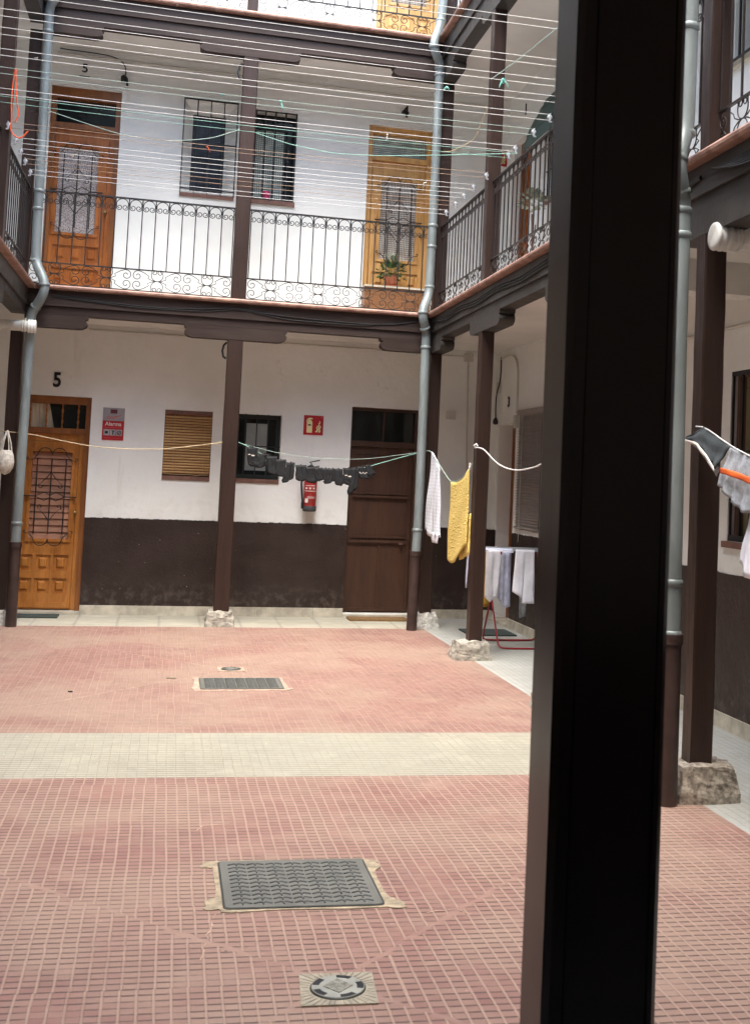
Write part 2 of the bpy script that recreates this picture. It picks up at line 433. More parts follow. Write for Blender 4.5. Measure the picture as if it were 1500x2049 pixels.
M['oldstone'] = simple('worn_pink_stone', (.40,.30,.23), .85, .3, 9, .5, 60)
M['darkstone'] = simple('grey_speckled_stone', (.20,.195,.165), .8, .5, 60, .6, 90)
M['drainring'] = simple('pale_cast_ring', (.27,.275,.24), .65, .2, 12)
M['conduit'] = simple('painted_conduit', (.58,.56,.51), .6, .12)
M['ceiling'] = simple('white_ceiling', (.68,.665,.63), .9, .1, 1.5, .2, 20)
M['roof'] = simple('roof_tiles', (.30,.15,.09), .8, .3)
M['bag'] = simple('knitted_bag', (.62,.58,.50), .9, .3, 45, .9, 70)
M['brass'] = simple('worn_brass', (.45,.36,.18), .35, .2, metal=.8)

# ---------------------------------------------------------------- plan (metres)
YP, YW, XR, XRW, XL, XLW = 12.64, 13.57, 2.684, 3.713, -1.46, -2.50
YN, YB = 1.60, -1.30          # near post row, wall behind the camera
F1, F2 = 3.38, 6.43           # gallery floor levels
Y2, Y3, Y4, Y5 = 10.48, 8.13, 5.78, 3.60

# ---- ground and paving
g = MB().quad((-30,-30,-.012),(30,-30,-.012),(30,30,-.012),(-30,30,-.012)).build('ground', M['ground']); struct(g)
def sh(x, y0): return y0 - .062*(x-.6)
xa, xb = -1.50, 2.722
b0, b1 = 6.475, 7.555
def grid_sheet(name, pts, mat):
    return struct(MB().add([(x,y,0) for x,y in pts], [tuple(range(len(pts)))]).build(name, mat))
grid_sheet('courtyard_paving', [(xa,YN-.1),(xb,YN-.1),(xb,sh(xb,b0)),(xa,sh(xa,b0))], M['red'])
grid_sheet('courtyard_paving', [(xa,sh(xa,b1)),(xb,sh(xb,b1)),(xb,12.61),(xa,12.61)], M['red'])
grid_sheet('paving_band', [(xa,sh(xa,b0)),(xb,sh(xb,b0)),(xb,sh(xb,b1)),(xa,sh(xa,b1))], M['pale'])
gp = MB()
struct(MB().quad((XLW-.3,12.61,0),(xb,12.61,0),(xb,YW+.3,0),(XLW-.3,YW+.3,0)).build('gallery_paving', M['slab']))
gp.quad((xb,12.61,0),(XRW+.3,12.61,0),(XRW+.3,YW+.3,0),(xb,YW+.3,0))
gp.quad((xb,YN-.1,0),(XRW+.3,YN-.1,0),(XRW+.3,12.61,0),(xb,12.61,0))
gp.quad((XLW-.3,YN-.1,0),(xa,YN-.1,0),(xa,12.61,0),(XLW-.3,12.61,0))
gp.quad((XLW-.3,YB,0),(XRW+.3,YB,0),(XRW+.3,YN-.1,0),(XLW-.3,YN-.1,0))
struct(gp.build('gallery_paving', M['grey']))

# long open joints in the red paving, filled with pale mortar
def seam(mb, pts, w, z=.003):
    P = []
    for i in range(len(pts)-1):
        a, b = Vector(pts[i]), Vector(pts[i+1]); n = max(2, int((b-a).length/.035))
        for k in range(n): P.append(a.lerp(b, k/n) + Vector((random.uniform(-.011,.011), random.uniform(-.011,.011))))
    P.append(Vector(pts[-1]))
    for i in range(len(P)-1):
        if random.random() < .22: continue
        d = (P[i+1]-P[i]).normalized(); n = Vector((-d.y, d.x))
        w0 = w*random.uniform(.2,.8); w1 = w*random.uniform(.2,.8)
        a, b = P[i], P[i+1]
        mb.quad((*(a-n*w0),z),(*(b-n*w1),z),(*(b+n*w1),z),(*(a+n*w0),z))
s_ = MB()
for pts, w in (([(2.35,11.8),(1.21,10.62),(1.0,10.38)],.008), ([(.10,9.42),(-.47,8.78),(-.75,8.5)],.008), ([(-1.2,11.85),(-.73,11.4)],.005), ([(.25,4.50),(.19,4.1)],.004), ([(.22,5.55),(.24,5.62),(.36,5.64)],.006), ([(1.02,4.40),(1.12,4.44),(1.16,4.38)],.004)):
    seam(s_, pts, w)
struct(s_.build('paving_seam', M['seam']))

# ---- walls with openings (x-z panels; local front is -y)
H_TOP = 9.3
far_holes = [(-1.59,-.83,.03,2.325), (-.06,.45,1.47,2.24), (.70,1.205,1.47,2.24), (1.99,2.77,.05,2.385),
             (-1.44,-.71,F1,5.705), (-.04,.54,4.66,5.705), (.735,1.21,4.66,5.69), (2.035,2.79,F1,5.67),
             (2.05,2.80,F2,8.75), (.1,.6,7.6,8.6)]
def wing_wall(name, label, u0, u1, holes, loc, rotz, dado_skips, sk=True, wallmat='wall'):
    t = thing(name, label, 'wall', loc, rotz)
    MB().panel(u0,u1,0,H_TOP,holes,0,.32).build('plaster', M[wallmat], t)
    if holes: MB().box(u0,u1,.322,.34,0,H_TOP).build('dark_backing', M['black'], t)  # unseen sheet added to block outside light, so the openings stay dark
    if sk:
        hz = [(h[0]-.0,h[1]+.0,-.1,h[3]) for h in holes if h[2] < .1]
        MB().panel(u0,u1,.10,1.035,hz,-.005,-.001).build('dado', M['dado'], t)
        s = MB(); rnd = random.Random(3); u = u0
        while u < u1-.05:
            du = rnd.uniform(.03,.09)
            if not any(h[0]-.1 < u < h[1] for h in hz):
                a, b = 1.030, 1.036+rnd.uniform(0,.007)
                s.add([(u,-.0056,a),(u+du,-.0056,a),(u+du*.9,-.0056,b+rnd.uniform(-.003,.003)),(u+du*.1,-.0056,b)],[(0,1,2,3)])
            u += du*.95
        s.build('paint_edge', M['dado'], t)
        s = MB(); us = sorted(hz); cur = u0
        for h in us + [(u1,u1,0,0)]:
            a, b = cur, h[0]
            while b - a > .02:
                c = min(b, a + .62); s.bbox(a+.002, c-.002, -.022, -.006, 0, .102, .003); a = c
            cur = h[1]
        s.build('skirting', M['plinth'], t)
        s = MB()
        for h in hz: s.box(h[0]+.001,h[1]-.001,-.045,.2,.0,.034)
        if hz: s.build('doorstep', M['plinth'], t)
    return t
wing_wall('courtyard_wall','white rendered wall with dark brown dado facing the camera across the courtyard', XLW, XRW+.3, far_holes, (0,YW,0), 0, None)
# right wall: local x -> world -Y, origin at far corner
def RY(y): return YW - y
rh = [(RY(13.47),RY(12.79),.03,2.26), (RY(12.66),RY(11.80),1.09,2.37), (RY(7.52),RY(6.62),1.26,2.42), (RY(9.9),RY(9.2),.03,2.26),
      (RY(13.3),RY(12.6),F1,5.55), (RY(11.95),RY(11.2),4.58,5.62), (RY(7.62),RY(6.7),4.62,5.75), (RY(9.9),RY(9.1),F1,5.6)]
wing_wall('courtyard_wall','white wall with dark dado along the right hand gallery, holding the barred window', 0, RY(YB), rh, (XRW,YW,0), -PI/2, None)
lh = [(12.0+.0-YB,12.8-YB,.03,2.3)]
wing_wall('courtyard_wall','shaded plaster wall at the far left, seen past the corner post', 0, YW-YB, lh, (XLW,YB,0), PI/2, None)
# near wing behind the camera
wing_wall('courtyard_wall','plain wall behind the viewpoint under the near gallery', XLW-.3, XRW+.3, [(-.8,.1,.03,2.3),(1.2,1.9,1.2,2.3)], (0,YB,0), PI, None) if False else None
nw = thing('courtyard_wall','wall closing the near side of the courtyard behind the dark foreground post','wall',(0,YB,0))
MB().box(XLW-.3,XRW+.3,-.3,0,0,H_TOP).build('plaster', M['wall'], nw)
MB().box(XLW,XRW,.001,.005,0,1.035).build('dado', M['dado'], nw)

# ---- gallery floors / ceilings and roof
for i,(zb,zt) in enumerate(((3.115,F1),(6.14,F2),(9.15,9.3))):
    s = MB()
    s.box(XLW+.001,XRW-.001,YP+.145,YW-.001,zb,zt)
    s.box(XR+.145,XRW-.001,YN-.1,YP+.144,zb,zt)
    s.box(XLW+.001,XL-.145,YN-.1,YP+.144,zb,zt)
    s.box(XLW+.001,XRW-.001,YB+.001,YN-.101,zb,zt)
    struct(s.build('gallery_ceiling', M['ceiling']))
r_ = MB()
for x0,x1,y0,y1 in ((XLW-.3,XRW+.3,YP+.02,YW+.3),(XR+.02,XRW+.3,YN,YP+.019),(XLW-.3,XL-.02,YN,YP+.019),(XLW-.3,XRW+.3,YB-.3,YN-.001)):
    r_.box(x0,x1,y0,y1,9.302,9.42)
struct(r_.build('roof', M['roof']))
# transverse plastered beam in the right gallery
struct(MB().box(XR+.15,XRW-.002,7.2,7.42,2.90,3.114).build('ceiling_beam', M['ceiling']))

# ---- long beams: lower beam, fascia and terracotta nosing
def beams(label, L, loc, rotz, z, mat, x0=0, nose=None):
    zt, zs, zb = z
    t = thing('gallery_beam', label, 'beam', (loc[0],loc[1],0), rotz)
    n0, n1 = nose or (x0, L)
    MB().box(x0,L,0,.14,zb,zs-.002).build('lower_beam', mat, t)
    MB().box(x0,L,-.022,.14,zs,zt-.001).build('fascia_board', mat, t)
    m = MB(); a = n0
    pr = [(-.02,0),(-.078,0),(-.09,.012),(-.092,.028),(-.082,.042),(-.02,.046),(.14,.046),(.14,0)]
    while a < n1-.01:
        b = min(n1, a+.40)
        v = [(a+.0015,y,zt+h) for y,h in pr] + [(b-.0015,y,zt+h) for y,h in pr]; k = len(pr)
        m.add(v, [tuple(range(k)), tuple(reversed(range(k,2*k)))] + [(i,(i+1)%k,k+(i+1)%k,k+i) for i in range(k)])
        a = b
    m.build('terracotta_edging', M['tile_edge'], t)
    return t
Z1 = (3.333,3.172,3.088); Z2 = (6.382,6.215,6.072)
LF = XR - XL
for Z, w in ((Z1,'first'),(Z2,'second')):
    beams('dark brown beam with terracotta edging under the far %s floor railing' % w, LF, (XL,YP), 0, Z, M['beamx'], 0, (.09,LF-.09))
    beams('worn dark beam with terracotta edging under the right hand %s floor railing' % w, YP+.14-YN, (XR,YP+.14), -PI/2, Z, M['beamy'], 0, (.14-.09+.18-.09,YP-YN-.09))
    beams('dark beam with terracotta edging under the left hand %s floor railing' % w, YP+.14-YN, (XL,YN), PI/2, Z, M['beamy'], 0, (.09,YP-YN))
    beams('dark beam of the near gallery above the viewpoint, %s floor' % w, LF, (XR,YN), PI, Z, M['beamx'], 0, (.09,LF-.09))

# ---- corbels (zapatas)
def corbel_poly(L, h):
    a = [(0,h),(.004,h*.8),(.03,h*.72),(.012,h*.58),(.004,h*.40),(.012,h*.22),(.05,h*.04),(.09,0)]
    return [(-L+x,z) for x,z in a] + [(L-x,z) for x,z in reversed(a)]
def corbel(label, x, y, z0, z1, rotz, L=.525, half=None):
    p = corbel_poly(L, z1-z0)
    if half == 'r': p = [(0,z1-z0)] + [(0,0)] + [(q[0],q[1]) for q in p if q[0] > 0]
    if half == 'l': p = [q for q in p if q[0] < 0] + [(0,0),(0,z1-z0)]
    o = MB().prism(p, -.002, .142).build('post_corbel', M['beamx'] if abs(rotz)<.1 else M['beamy'], None, (x,y,z0), rotz)
    return tag(o, label, 'corbel', 'carved timber corbels under the beams')
XC = .607
corbel('dark carved corbel on top of the lone centre post, under the first floor railing', XC, YP, 2.958, 3.086, 0)
corbel('dark carved corbel at the left end of the far beam beside the drainpipe, ground floor', XL, YP, 2.958, 3.086, 0, .60, 'r')
corbel('dark carved corbel at the right end of the far beam above the brown door', XR, YP, 2.958, 3.086, 0, .56, 'l')
corbel('dark carved corbel above the centre post of the first floor gallery', XC, YP, 5.962, 6.07, 0)
corbel('dark carved corbel at top left behind the clotheslines, over the upper left door', XL, YP, 5.962, 6.07, 0, .58, 'r')
corbel('dark carved corbel at top right beside the drainpipe, above the number 4', XR, YP, 5.962, 6.07, 0, .56, 'l')
for (yy,w) in ((YP+.14,'at the far right corner'),(Y2,'over the second right post'),(Y3,'hidden behind the foreground post'),(Y4,'over the near right post, above the white pipe')):
    for z0,z1,fl in ((2.958,3.086,'ground'),(5.962,6.07,'first')):
        corbel('weathered timber corbel %s, %s floor' % (w,fl), XR, yy-.06 if yy<12 else yy, z0, z1, -PI/2, .53 if yy<12 else .62, None if yy<12 else 'r')
for yy,w in ((Y2,'second left post'),(Y3,'third left post')):
    for z0,z1,fl in ((2.958,3.086,'ground'),(5.962,6.07,'first')):
        corbel('timber corbel over the %s, %s floor' % (w,fl), XL, yy+.06, z0, z1, PI/2, .53)

# ---- posts
def stone_base(mat, w, d, h, seed):
    rnd = random.Random(seed); bm = bmesh.new()
    bmesh.ops.create_cube(bm, size=1)
    bmesh.ops.subdivide_edges(bm, edges=bm.edges, cuts=11, use_grid_fill=True)
    from mathutils import noise
    for v in bm.verts:
        x,y,z = v.co; k = 1.0 - .20*(z+.5)
        r = max(abs(x),abs(y)); corner = (abs(x)*abs(y)*4)
        k *= 1 - .06*corner
        zz = (z+.5)*h - (.018*corner if z > .4 else 0)
        n = noise.noise_vector(Vector((x*3+seed,y*3,z*3)))*.014 + noise.noise_vector(Vector((x*8+seed,y*8,z*8)))*.005 + noise.noise_vector(Vector((x*22+seed,y*22,z*22)))*.0022
        v.co = Vector((x*w*k, y*d*k, zz)) + n
        if z < -.4: v.co.z = -.01
    me = bpy.data.meshes.new('stone_base'); bm.to_mesh(me); bm.free()
    for p in me.polygons: p.use_smooth = False
    me.materials.append(mat)
    return me
def post(label, x0, x1, y0, y1, z0, z1, base=None, mat='post', bev=.008):
    cx, cy = (x0+x1)/2, (y0+y1)/2
    t = thing('wooden_post', label, 'post', (cx,cy,0), 0, 'timber posts of the galleries')
    m = MB(); w, d = (x1-x0)/2, (y1-y0)/2
    b = bev
    pts = [(-w+b,-d),(w-b,-d),(w,-d+b),(w,d-b),(w-b,d),(-w+b,d),(-w,d-b),(-w,-d+b)]
    zs = [z0 + (z1-z0)*i/14 for i in range(15)]
    rnd = random.Random(int(x0*100+y0*10+z0))
    v = []
    for z in zs:
        dx, dy = rnd.uniform(-.0015,.0015), rnd.uniform(-.0015,.0015)
        v += [(px+dx,py+dy,z) for px,py in pts]
    f = [(8*i+j,8*i+(j+1)%8,8*i+8+(j+1)%8,8*i+8+j) for i in range(14) for j in range(8)] + [tuple(reversed(range(8))), tuple(range(112,120))]
    m.add(v, f, False).build('shaft', M[mat], t)
    if base:
        me = stone_base(M[base[0]], base[1], base[2], base[3], base[4])
        o = bpy.data.objects.new('stone_base', me); C.objects.link(o); o.parent = t
        o.location = (base[5] if len(base) > 5 else 0, base[6] if len(base) > 6 else 0, 0)
        if len(base) > 7: o['label'] = base[7]
    return t
post('slim brown post on a rough pale stone in the middle of the far side', .529,.685,YP,YP+.14,.14,2.957, ('stone',.31,.27,.165,1,-.01,.02,'rough pale granite block'))
post('brown corner post on a whitewashed stone, right behind the right drainpipe', XR,XR+.12,YP,YP+.13,.14,2.957, ('stone3',.27,.27,.17,4,.02,.03,'whitewashed stone block'))
post('brown post on a cracked stone block, right of the yellow towel, white rope tied on', XR,XR+.12,Y2,Y2+.13,.14,2.957, ('stone',.36,.30,.17,9,-.03,-.0,'cracked pale stone block'))
post('brown post directly behind the black foreground post', XR,XR+.12,Y3,Y3+.13,.14,2.957, ('stone',.32,.28,.17,12,0,0))
post('large brown post on a dark stone block, right of the near drainpipe', XR,XR+.125,Y4,Y4+.12,.15,2.957, ('stone2',.37,.30,.19,17,.02,.0,'dark weathered stone block with tapering sides'))
post('brown corner post at the left edge behind the left drainpipe', XL-.12,XL,YP,YP+.13,.14,2.957, ('stone3',.27,.27,.16,22,-.05,0))
post('brown post of the left gallery outside the left edge, ground floor', XL-.12,XL,Y2,Y2+.13,.14,2.957, ('stone',.30,.28,.17,25,0,0))
post('first floor centre post of the far gallery between the two barred windows', .536,.690,YP,YP+.13,F1,5.961)
post('first floor corner post behind the right drainpipe', XR,XR+.13,YP,YP+.13,F1,5.961)
post('first floor post with a turquoise rag tied near its top', XR,XR+.12,Y2,Y2+.13,F1,5.961)
post('first floor post hidden by the foreground post', XR,XR+.12,Y3,Y3+.13,F1,5.961)
post('tall first floor post at the upper right beside the near drainpipe', XR,XR+.125,Y4,Y4+.12,F1,5.961)
post('first floor corner post behind the left drainpipe', XL-.12,XL,YP,YP+.13,F1,5.961)
post('first floor post at the top left corner where orange cord hangs', XL-.07,XL+.04,Y2,Y2+.13,F1,5.961)
post('second floor centre post of the far gallery at the top edge', .545,.655,YP,YP+.13,F2,9.14)
post('second floor corner post beside the right drainpipe at the top edge', XR,XR+.12,YP,YP+.13,F2,9.14)
post('second floor post of the right gallery', XR,XR+.12,Y2,Y2+.13,F2,9.14)
post('second floor corner post above the left drainpipe', XL-.12,XL,YP,YP+.13,F2,9.14)
post('second floor post of the left gallery', XL-.12,XL,Y2,Y2+.13,F2,9.14)
fg = post('huge near-black glossy post filling the right foreground from top to bottom', .5355,.7045,1.60,1.712,0.0,3.087, None, 'postfg', .009)
MB().box(-.056,-.048,-.0585,-.0555,.05,3.0).build('edge_strip', M['postfg'], fg)
MB().box(.066,.072,-.0585,-.0555,.05,3.0).build('edge_strip', M['postfg'], fg)

# ---- railings
def arc(cx, cz, r, a0, a1, n):
    return [(cx+r*math.cos(R(a0+(a1-a0)*i/n)), cz+r*math.sin(R(a0+(a1-a0)*i/n))) for i in range(n+1)]
def spiral(cx, cz, r0, r1, a0, a1, n):
    return [(cx+(r0+(r1-r0)*i/n)*math.cos(R(a0+(a1-a0)*i/n)), cz+(r0+(r1-r0)*i/n)*math.sin(R(a0+(a1-a0)*i/n))) for i in range(n+1)]
def omega(u, ztop, r, flip=1):
    # ring open at the bottom whose ends curl inwards into two small volutes
    half = arc(0,-r,r,90,-38,8)[:-1] + spiral(.50*r,-1.50*r,.52*r,.16*r,-30,-30-430,14)
    P = [(-x,z) for x,z in reversed(half)] + half[1:]
    return [(u+x, ztop+flip*z) for x,z in P]
def band_unit(u0, w, z0, z1):
    c = u0+w/2; h = (z1-z0); zm = (z0+z1)/2; out = []
    r = h*.285
    out.append(omega(c, zm, r, 1)); out.append(omega(c, zm, r, -1))
    for sx in (-1,1):
        for sz in (-1,1):
            vx = w/2 - h*.27
            sp = spiral(vx, h*.225, h*.05, h*.255, 90-440, 90, 20)
            # loop over the top then sweep down to the middle of the unit
            q = sp + [(vx-.10*h, h*.475), (vx-.30*h, h*.40), (vx-.55*h, h*.24), (r*1.55, h*.12), (r*.8, h*.03), (0,0)]
            out.append([(c+sx*x, zm+sz*z) for x,z in q])
    return out
def railing(label, L, loc, rotz, zb, group='wrought iron railings', nb=None, mat='iron'):
    t = thing('balcony_railing', label, 'railing', (loc[0],loc[1],zb), rotz, group)
    zt, zm, z0 = .965, .235, .018
    MB().box(0,L,-.016,.016,zt-.010,zt+.004).build('handrail', M[mat], t)
    MB().box(0,L,-.009,.009,zm-.006,zm+.006).build('middle_rail', M[mat], t)
    b = MB().box(0,L,-.008,.008,z0-.005,z0+.006)
    for u in (L*.33,L*.72):
        b.add([(u-.022,-.01,-.004),(u+.022,-.01,-.004),(u+.022,.01,-.004),(u-.022,.01,-.004),(u-.006,-.008,z0-.005),(u+.006,-.008,z0-.005),(u+.006,.008,z0-.005),(u-.006,.008,z0-.005)],
              [(0,1,5,4),(1,2,6,5),(2,3,7,6),(3,0,4,7),(4,5,6,7)])
    b.build('bottom_rail', M[mat], t)
    n = nb or max(2, round(L/.131)); st = L/n
    bal = None
    for i in range(n+1):
        u = st*i if 0 < i < n else (.012 if i == 0 else L-.012)
        if bal is None:
            bal = MB().box(-.0055,.0055,-.0055,.0055,zm+.006,zt-.010).build('baluster', M[mat], t, (u,0,0))
        else:
            c = bal.copy(); C.objects.link(c); c.location = (u,0,0); c.parent = t
    m = MB()
    for i in range(n):
        m.tube([(x,0,z) for x,z in omega(st*(i+.5), zt-.012, st*.44)], .0042, 4)
    m.build('ring_frieze', M[mat], t)
    m = MB(); k = max(1, round(L/.49)); w = L/k
    for i in range(k):
        for pl in band_unit(w*i, w, z0+.006, zm-.006): m.tube([(x,0,z) for x,z in pl], .0040, 4)
    m.build('scroll_panel', M[mat], t)
    return t
yr = YP+.055
railing('black scrolled iron railing of the far first floor, left bay before the orange door', .536-XL, (XL,yr), 0, F1)
railing('black scrolled iron railing of the far first floor, bay in front of the potted plant', XR-.690, (.690,yr), 0, F1)
railing('black scrolled iron railing at the top edge, left bay of the second floor', .545-XL, (XL,yr), 0, F2)
railing('black scrolled iron railing at the top edge, right bay of the second floor', XR-.655, (.655,yr), 0, F2)
xr_ = XR+.055
for i,(a,b,w) in enumerate(((YP,Y2+.13,'far bay next to the corner drainpipe'),(Y2,Y3+.13,'middle bay carrying the white pulleys'),(Y3,Y4+.12,'bay hidden behind the foreground post'),(Y4,Y5,'near bay at the upper right edge'))):
    railing('black iron railing of the right gallery, first floor, %s' % w, a-b, (xr_,a), -PI/2, F1, mat='irondk')
for i,(a,b,w) in enumerate(((YP,Y2+.13,'far bay'),(Y2,Y3+.13,'next bay'))):
    railing('black iron railing of the right gallery, second floor, %s' % w, a-b, (xr_,a), -PI/2, F2, mat='irondk')
xl_ = XL-.03
railing('brown black iron railing of the left gallery, first floor, far bay with pulleys', YP-Y2-.13, (xl_,Y2+.13), PI/2, F1, mat='irondk')
railing('brown black iron railing of the left gallery, first floor, near bay at the left edge', Y2-Y3, (xl_,Y3), PI/2, F1, mat='irondk')

# ---- drainpipes
def smooth_path(pts, it=2):
    P = [Vector(p) for p in pts]
    for _ in range(it):
        Q = [P[0]]
        for i in range(len(P)-1):
            a, b = P[i], P[i+1]
            if (b-a).length > .25:
                k = .07/(b-a).length
                Q += [a.lerp(b,k), a.lerp(b,1-k)]
            else: Q += [a.lerp(b,.25), a.lerp(b,.75)]
        Q.append(P[-1]); P = Q
    return P
def collar(mb, p, d, r, h=.018):
    d = Vector(d).normalized(); p = Vector(p)
    mb.tube([p-d*h, p-d*h*.6, p+d*h*.6, p+d*h], r, 14, rr=[r*1.02,r*1.16,r*1.16,r*1.02])
def drainpipe(label, pts, r, rings, zsplit, xb=None):
    x, y = pts[-1][0], pts[-1][1]
    t = thing('drainpipe', label, 'drainpipe', (x,y,0))
    loc = lambda p: (p[0]-x, p[1]-y, p[2])
    up = [p for p in pts if p[2] > zsplit]
    # split point on the last leg
    a, b = Vector(up[-1]), Vector([p for p in pts if p[2] <= zsplit][0])
    s = a.lerp(b, (a.z-zsplit)/(a.z-b.z)) if a.z != b.z else b
    m = MB().tube([loc(q) for q in smooth_path(up+[tuple(s)])], r, 14)
    for p, d in rings: collar(m, loc(p), d, r)
    m.build('zinc_pipe', M['galv'], t)
    m = MB().tube([loc(s+Vector((0,0,.02))), loc(Vector(pts[-1]))], r*1.16, 14)
    m.tube([loc(s+Vector((0,0,.03))), loc(s-Vector((0,0,.02)))], r*1.34, 14)
    m.build('cast_iron_foot', M['pipebrown'], t, label='brown painted cast iron lower length')
    return t
PLp = [(-1.425,12.55,9.2),(-1.405,12.55,6.6),(-1.395,12.53,6.5),(-1.30,12.44,6.40),(-1.30,12.44,6.3),(-1.40,12.54,6.18),(-1.40,12.555,6.08),(-1.383,12.555,3.70),(-1.37,12.55,3.56),(-1.281,12.45,3.41),(-1.262,12.42,3.29),(-1.306,12.45,3.18),(-1.38,12.52,3.08),(-1.385,12.53,2.98),(-1.393,12.53,.84),(-1.389,12.53,0)]
drainpipe('grey zinc drainpipe in the left corner with a brown foot', PLp, .046, [((-1.386,12.555,4.30),(0,0,1)),((-1.388,12.555,4.12),(0,0,1)),((-1.384,12.555,3.60),(0,0,1)),((-1.27,12.43,3.35),(.1,.1,-1)),((-1.345,12.49,3.13),(-.6,.5,-1)),((-1.385,12.53,2.99),(0,0,1)),((-1.40,12.55,5.92),(0,0,1)),((-1.393,12.53,1.0),(0,0,1))], .79)
PRp = [(2.63,12.56,9.2),(2.625,12.56,6.80),(2.603,12.56,6.53),(2.521,12.45,6.33),(2.532,12.45,6.21),(2.616,12.54,6.12),(2.622,12.56,5.95),(2.622,12.56,4.6),(2.613,12.56,3.57),(2.531,12.45,3.41),(2.533,12.43,3.28),(2.595,12.52,3.17),(2.593,12.52,2.97),(2.60,12.52,1.37),(2.583,12.50,.84),(2.565,12.48,0)]
drainpipe('pale blue grey zinc drainpipe in the right corner beside the brown door', PRp, .048, [((2.61,12.56,6.60),(0,0,1)),((2.525,12.45,6.26),(0,0,1)),((2.618,12.55,6.06),(0,0,1)),((2.619,12.56,5.99),(0,0,1)),((2.622,12.56,4.33),(0,0,1)),((2.62,12.56,4.10),(0,0,1)),((2.615,12.56,3.66),(0,0,1)),((2.531,12.44,3.36),(0,0,1)),((2.57,12.48,3.20),(.5,.5,-1)),((2.594,12.52,3.0),(0,0,1)),((2.588,12.51,1.05),(0,0,1))], .80)
PNp = [(2.545,5.70,9.2),(2.540,5.70,6.0),(2.524,5.72,4.2),(2.522,5.72,3.48),(2.472,5.68,3.36),(2.454,5.66,3.26),(2.482,5.68,3.17),(2.513,5.72,3.10),(2.515,5.72,2.90),(2.515,5.72,2.32),(2.527,5.72,1.15),(2.531,5.72,0)]
drainpipe('blue grey zinc drainpipe right beside the black foreground post', PNp, .047, [((2.523,5.72,4.03),(0,0,1)),((2.522,5.72,3.46),(0,0,1)),((2.462,5.67,3.31),(.5,0,1)),((2.496,5.70,3.14),(-.3,0,1)),((2.513,5.72,3.05),(0,0,1)),((2.514,5.72,2.92),(0,0,1)),((2.527,5.72,1.12),(0,0,1)),((2.528,5.72,.86),(0,0,1))], .83)

# ---- white cross pipes
def white_pipe(label, x, y, z, d, L=.9, k_=1.):
    t = thing('waste_pipe', label, 'pipe', (x,y,z), 0, 'white plastic cross pipes')
    MB().lathe([(.052,d*.07),(.052,d*L)], axis='x', n=28).build('pipe_run', M['pvc'], t)
    m = MB()
    m.lathe([(.0,0),(.045,.0),(.063,d*.004),(.066,d*.013),(.060,d*.022),(.060,d*.030),(.066,d*.036),(.066,d*.046),(.060,d*.052),(.060,d*.060),(.066,d*.066),(.065,d*.076),(.055,d*.082)], axis='x', n=28)
    for k in (.095,.118): m.lathe([(.053,d*k),(.060,d*(k+.004)),(.060,d*(k+.012)),(.053,d*(k+.016))], axis='x', n=28)
    m.box(min(d*.096,d*.112),max(d*.096,d*.112),-.008,.008,.055,.078)
    m.build('ribbed_end_cap', M['pvc'], t)
    for ch in t.children: ch.data.transform(Matrix.Scale(k_,4))
white_pipe('white plastic pipe with ribbed end cap reaching in from the right edge', 2.66,5.65,2.915,1,1.0,1.14)
white_pipe('white plastic pipe with ribbed end cap in front of the left drainpipe', -1.318,12.42,2.928,-1,1.1)

# ---- doors
def rect_frame(mb, x0,x1,z0,z1,w,y0,y1):
    mb.panel(x0,x1,z0,z1,[(x0+w,x1-w,z0+w,z1-w)],y0,y1)
def raised(mb, x0,x1,z0,z1,y):
    a,b = .022,.012
    for (k0,k1,y0,y1) in ((0,.012,y+.012,y),( .030,.046,y+.012,y+.001)):
        pass
    v = [(x0,y+.014,z0),(x1,y+.014,z0),(x1,y+.014,z1),(x0,y+.014,z1)]
    k = .030; v += [(x0+k,y+.014,z0+k),(x1-k,y+.014,z0+k),(x1-k,y+.014,z1-k),(x0+k,y+.014,z1-k)]
    k = .048; v += [(x0+k,y-.004,z0+k),(x1-k,y-.004,z0+k),(x1-k,y-.004,z1-k),(x0+k,y-.004,z1-k)]
    f = [(8,9,10,11)]
    for q in (0,4):
        for i in range(4): f.append((q+i,q+(i+1)%4,q+4+(i+1)%4,q+4+i))
    mb.add(v, f)
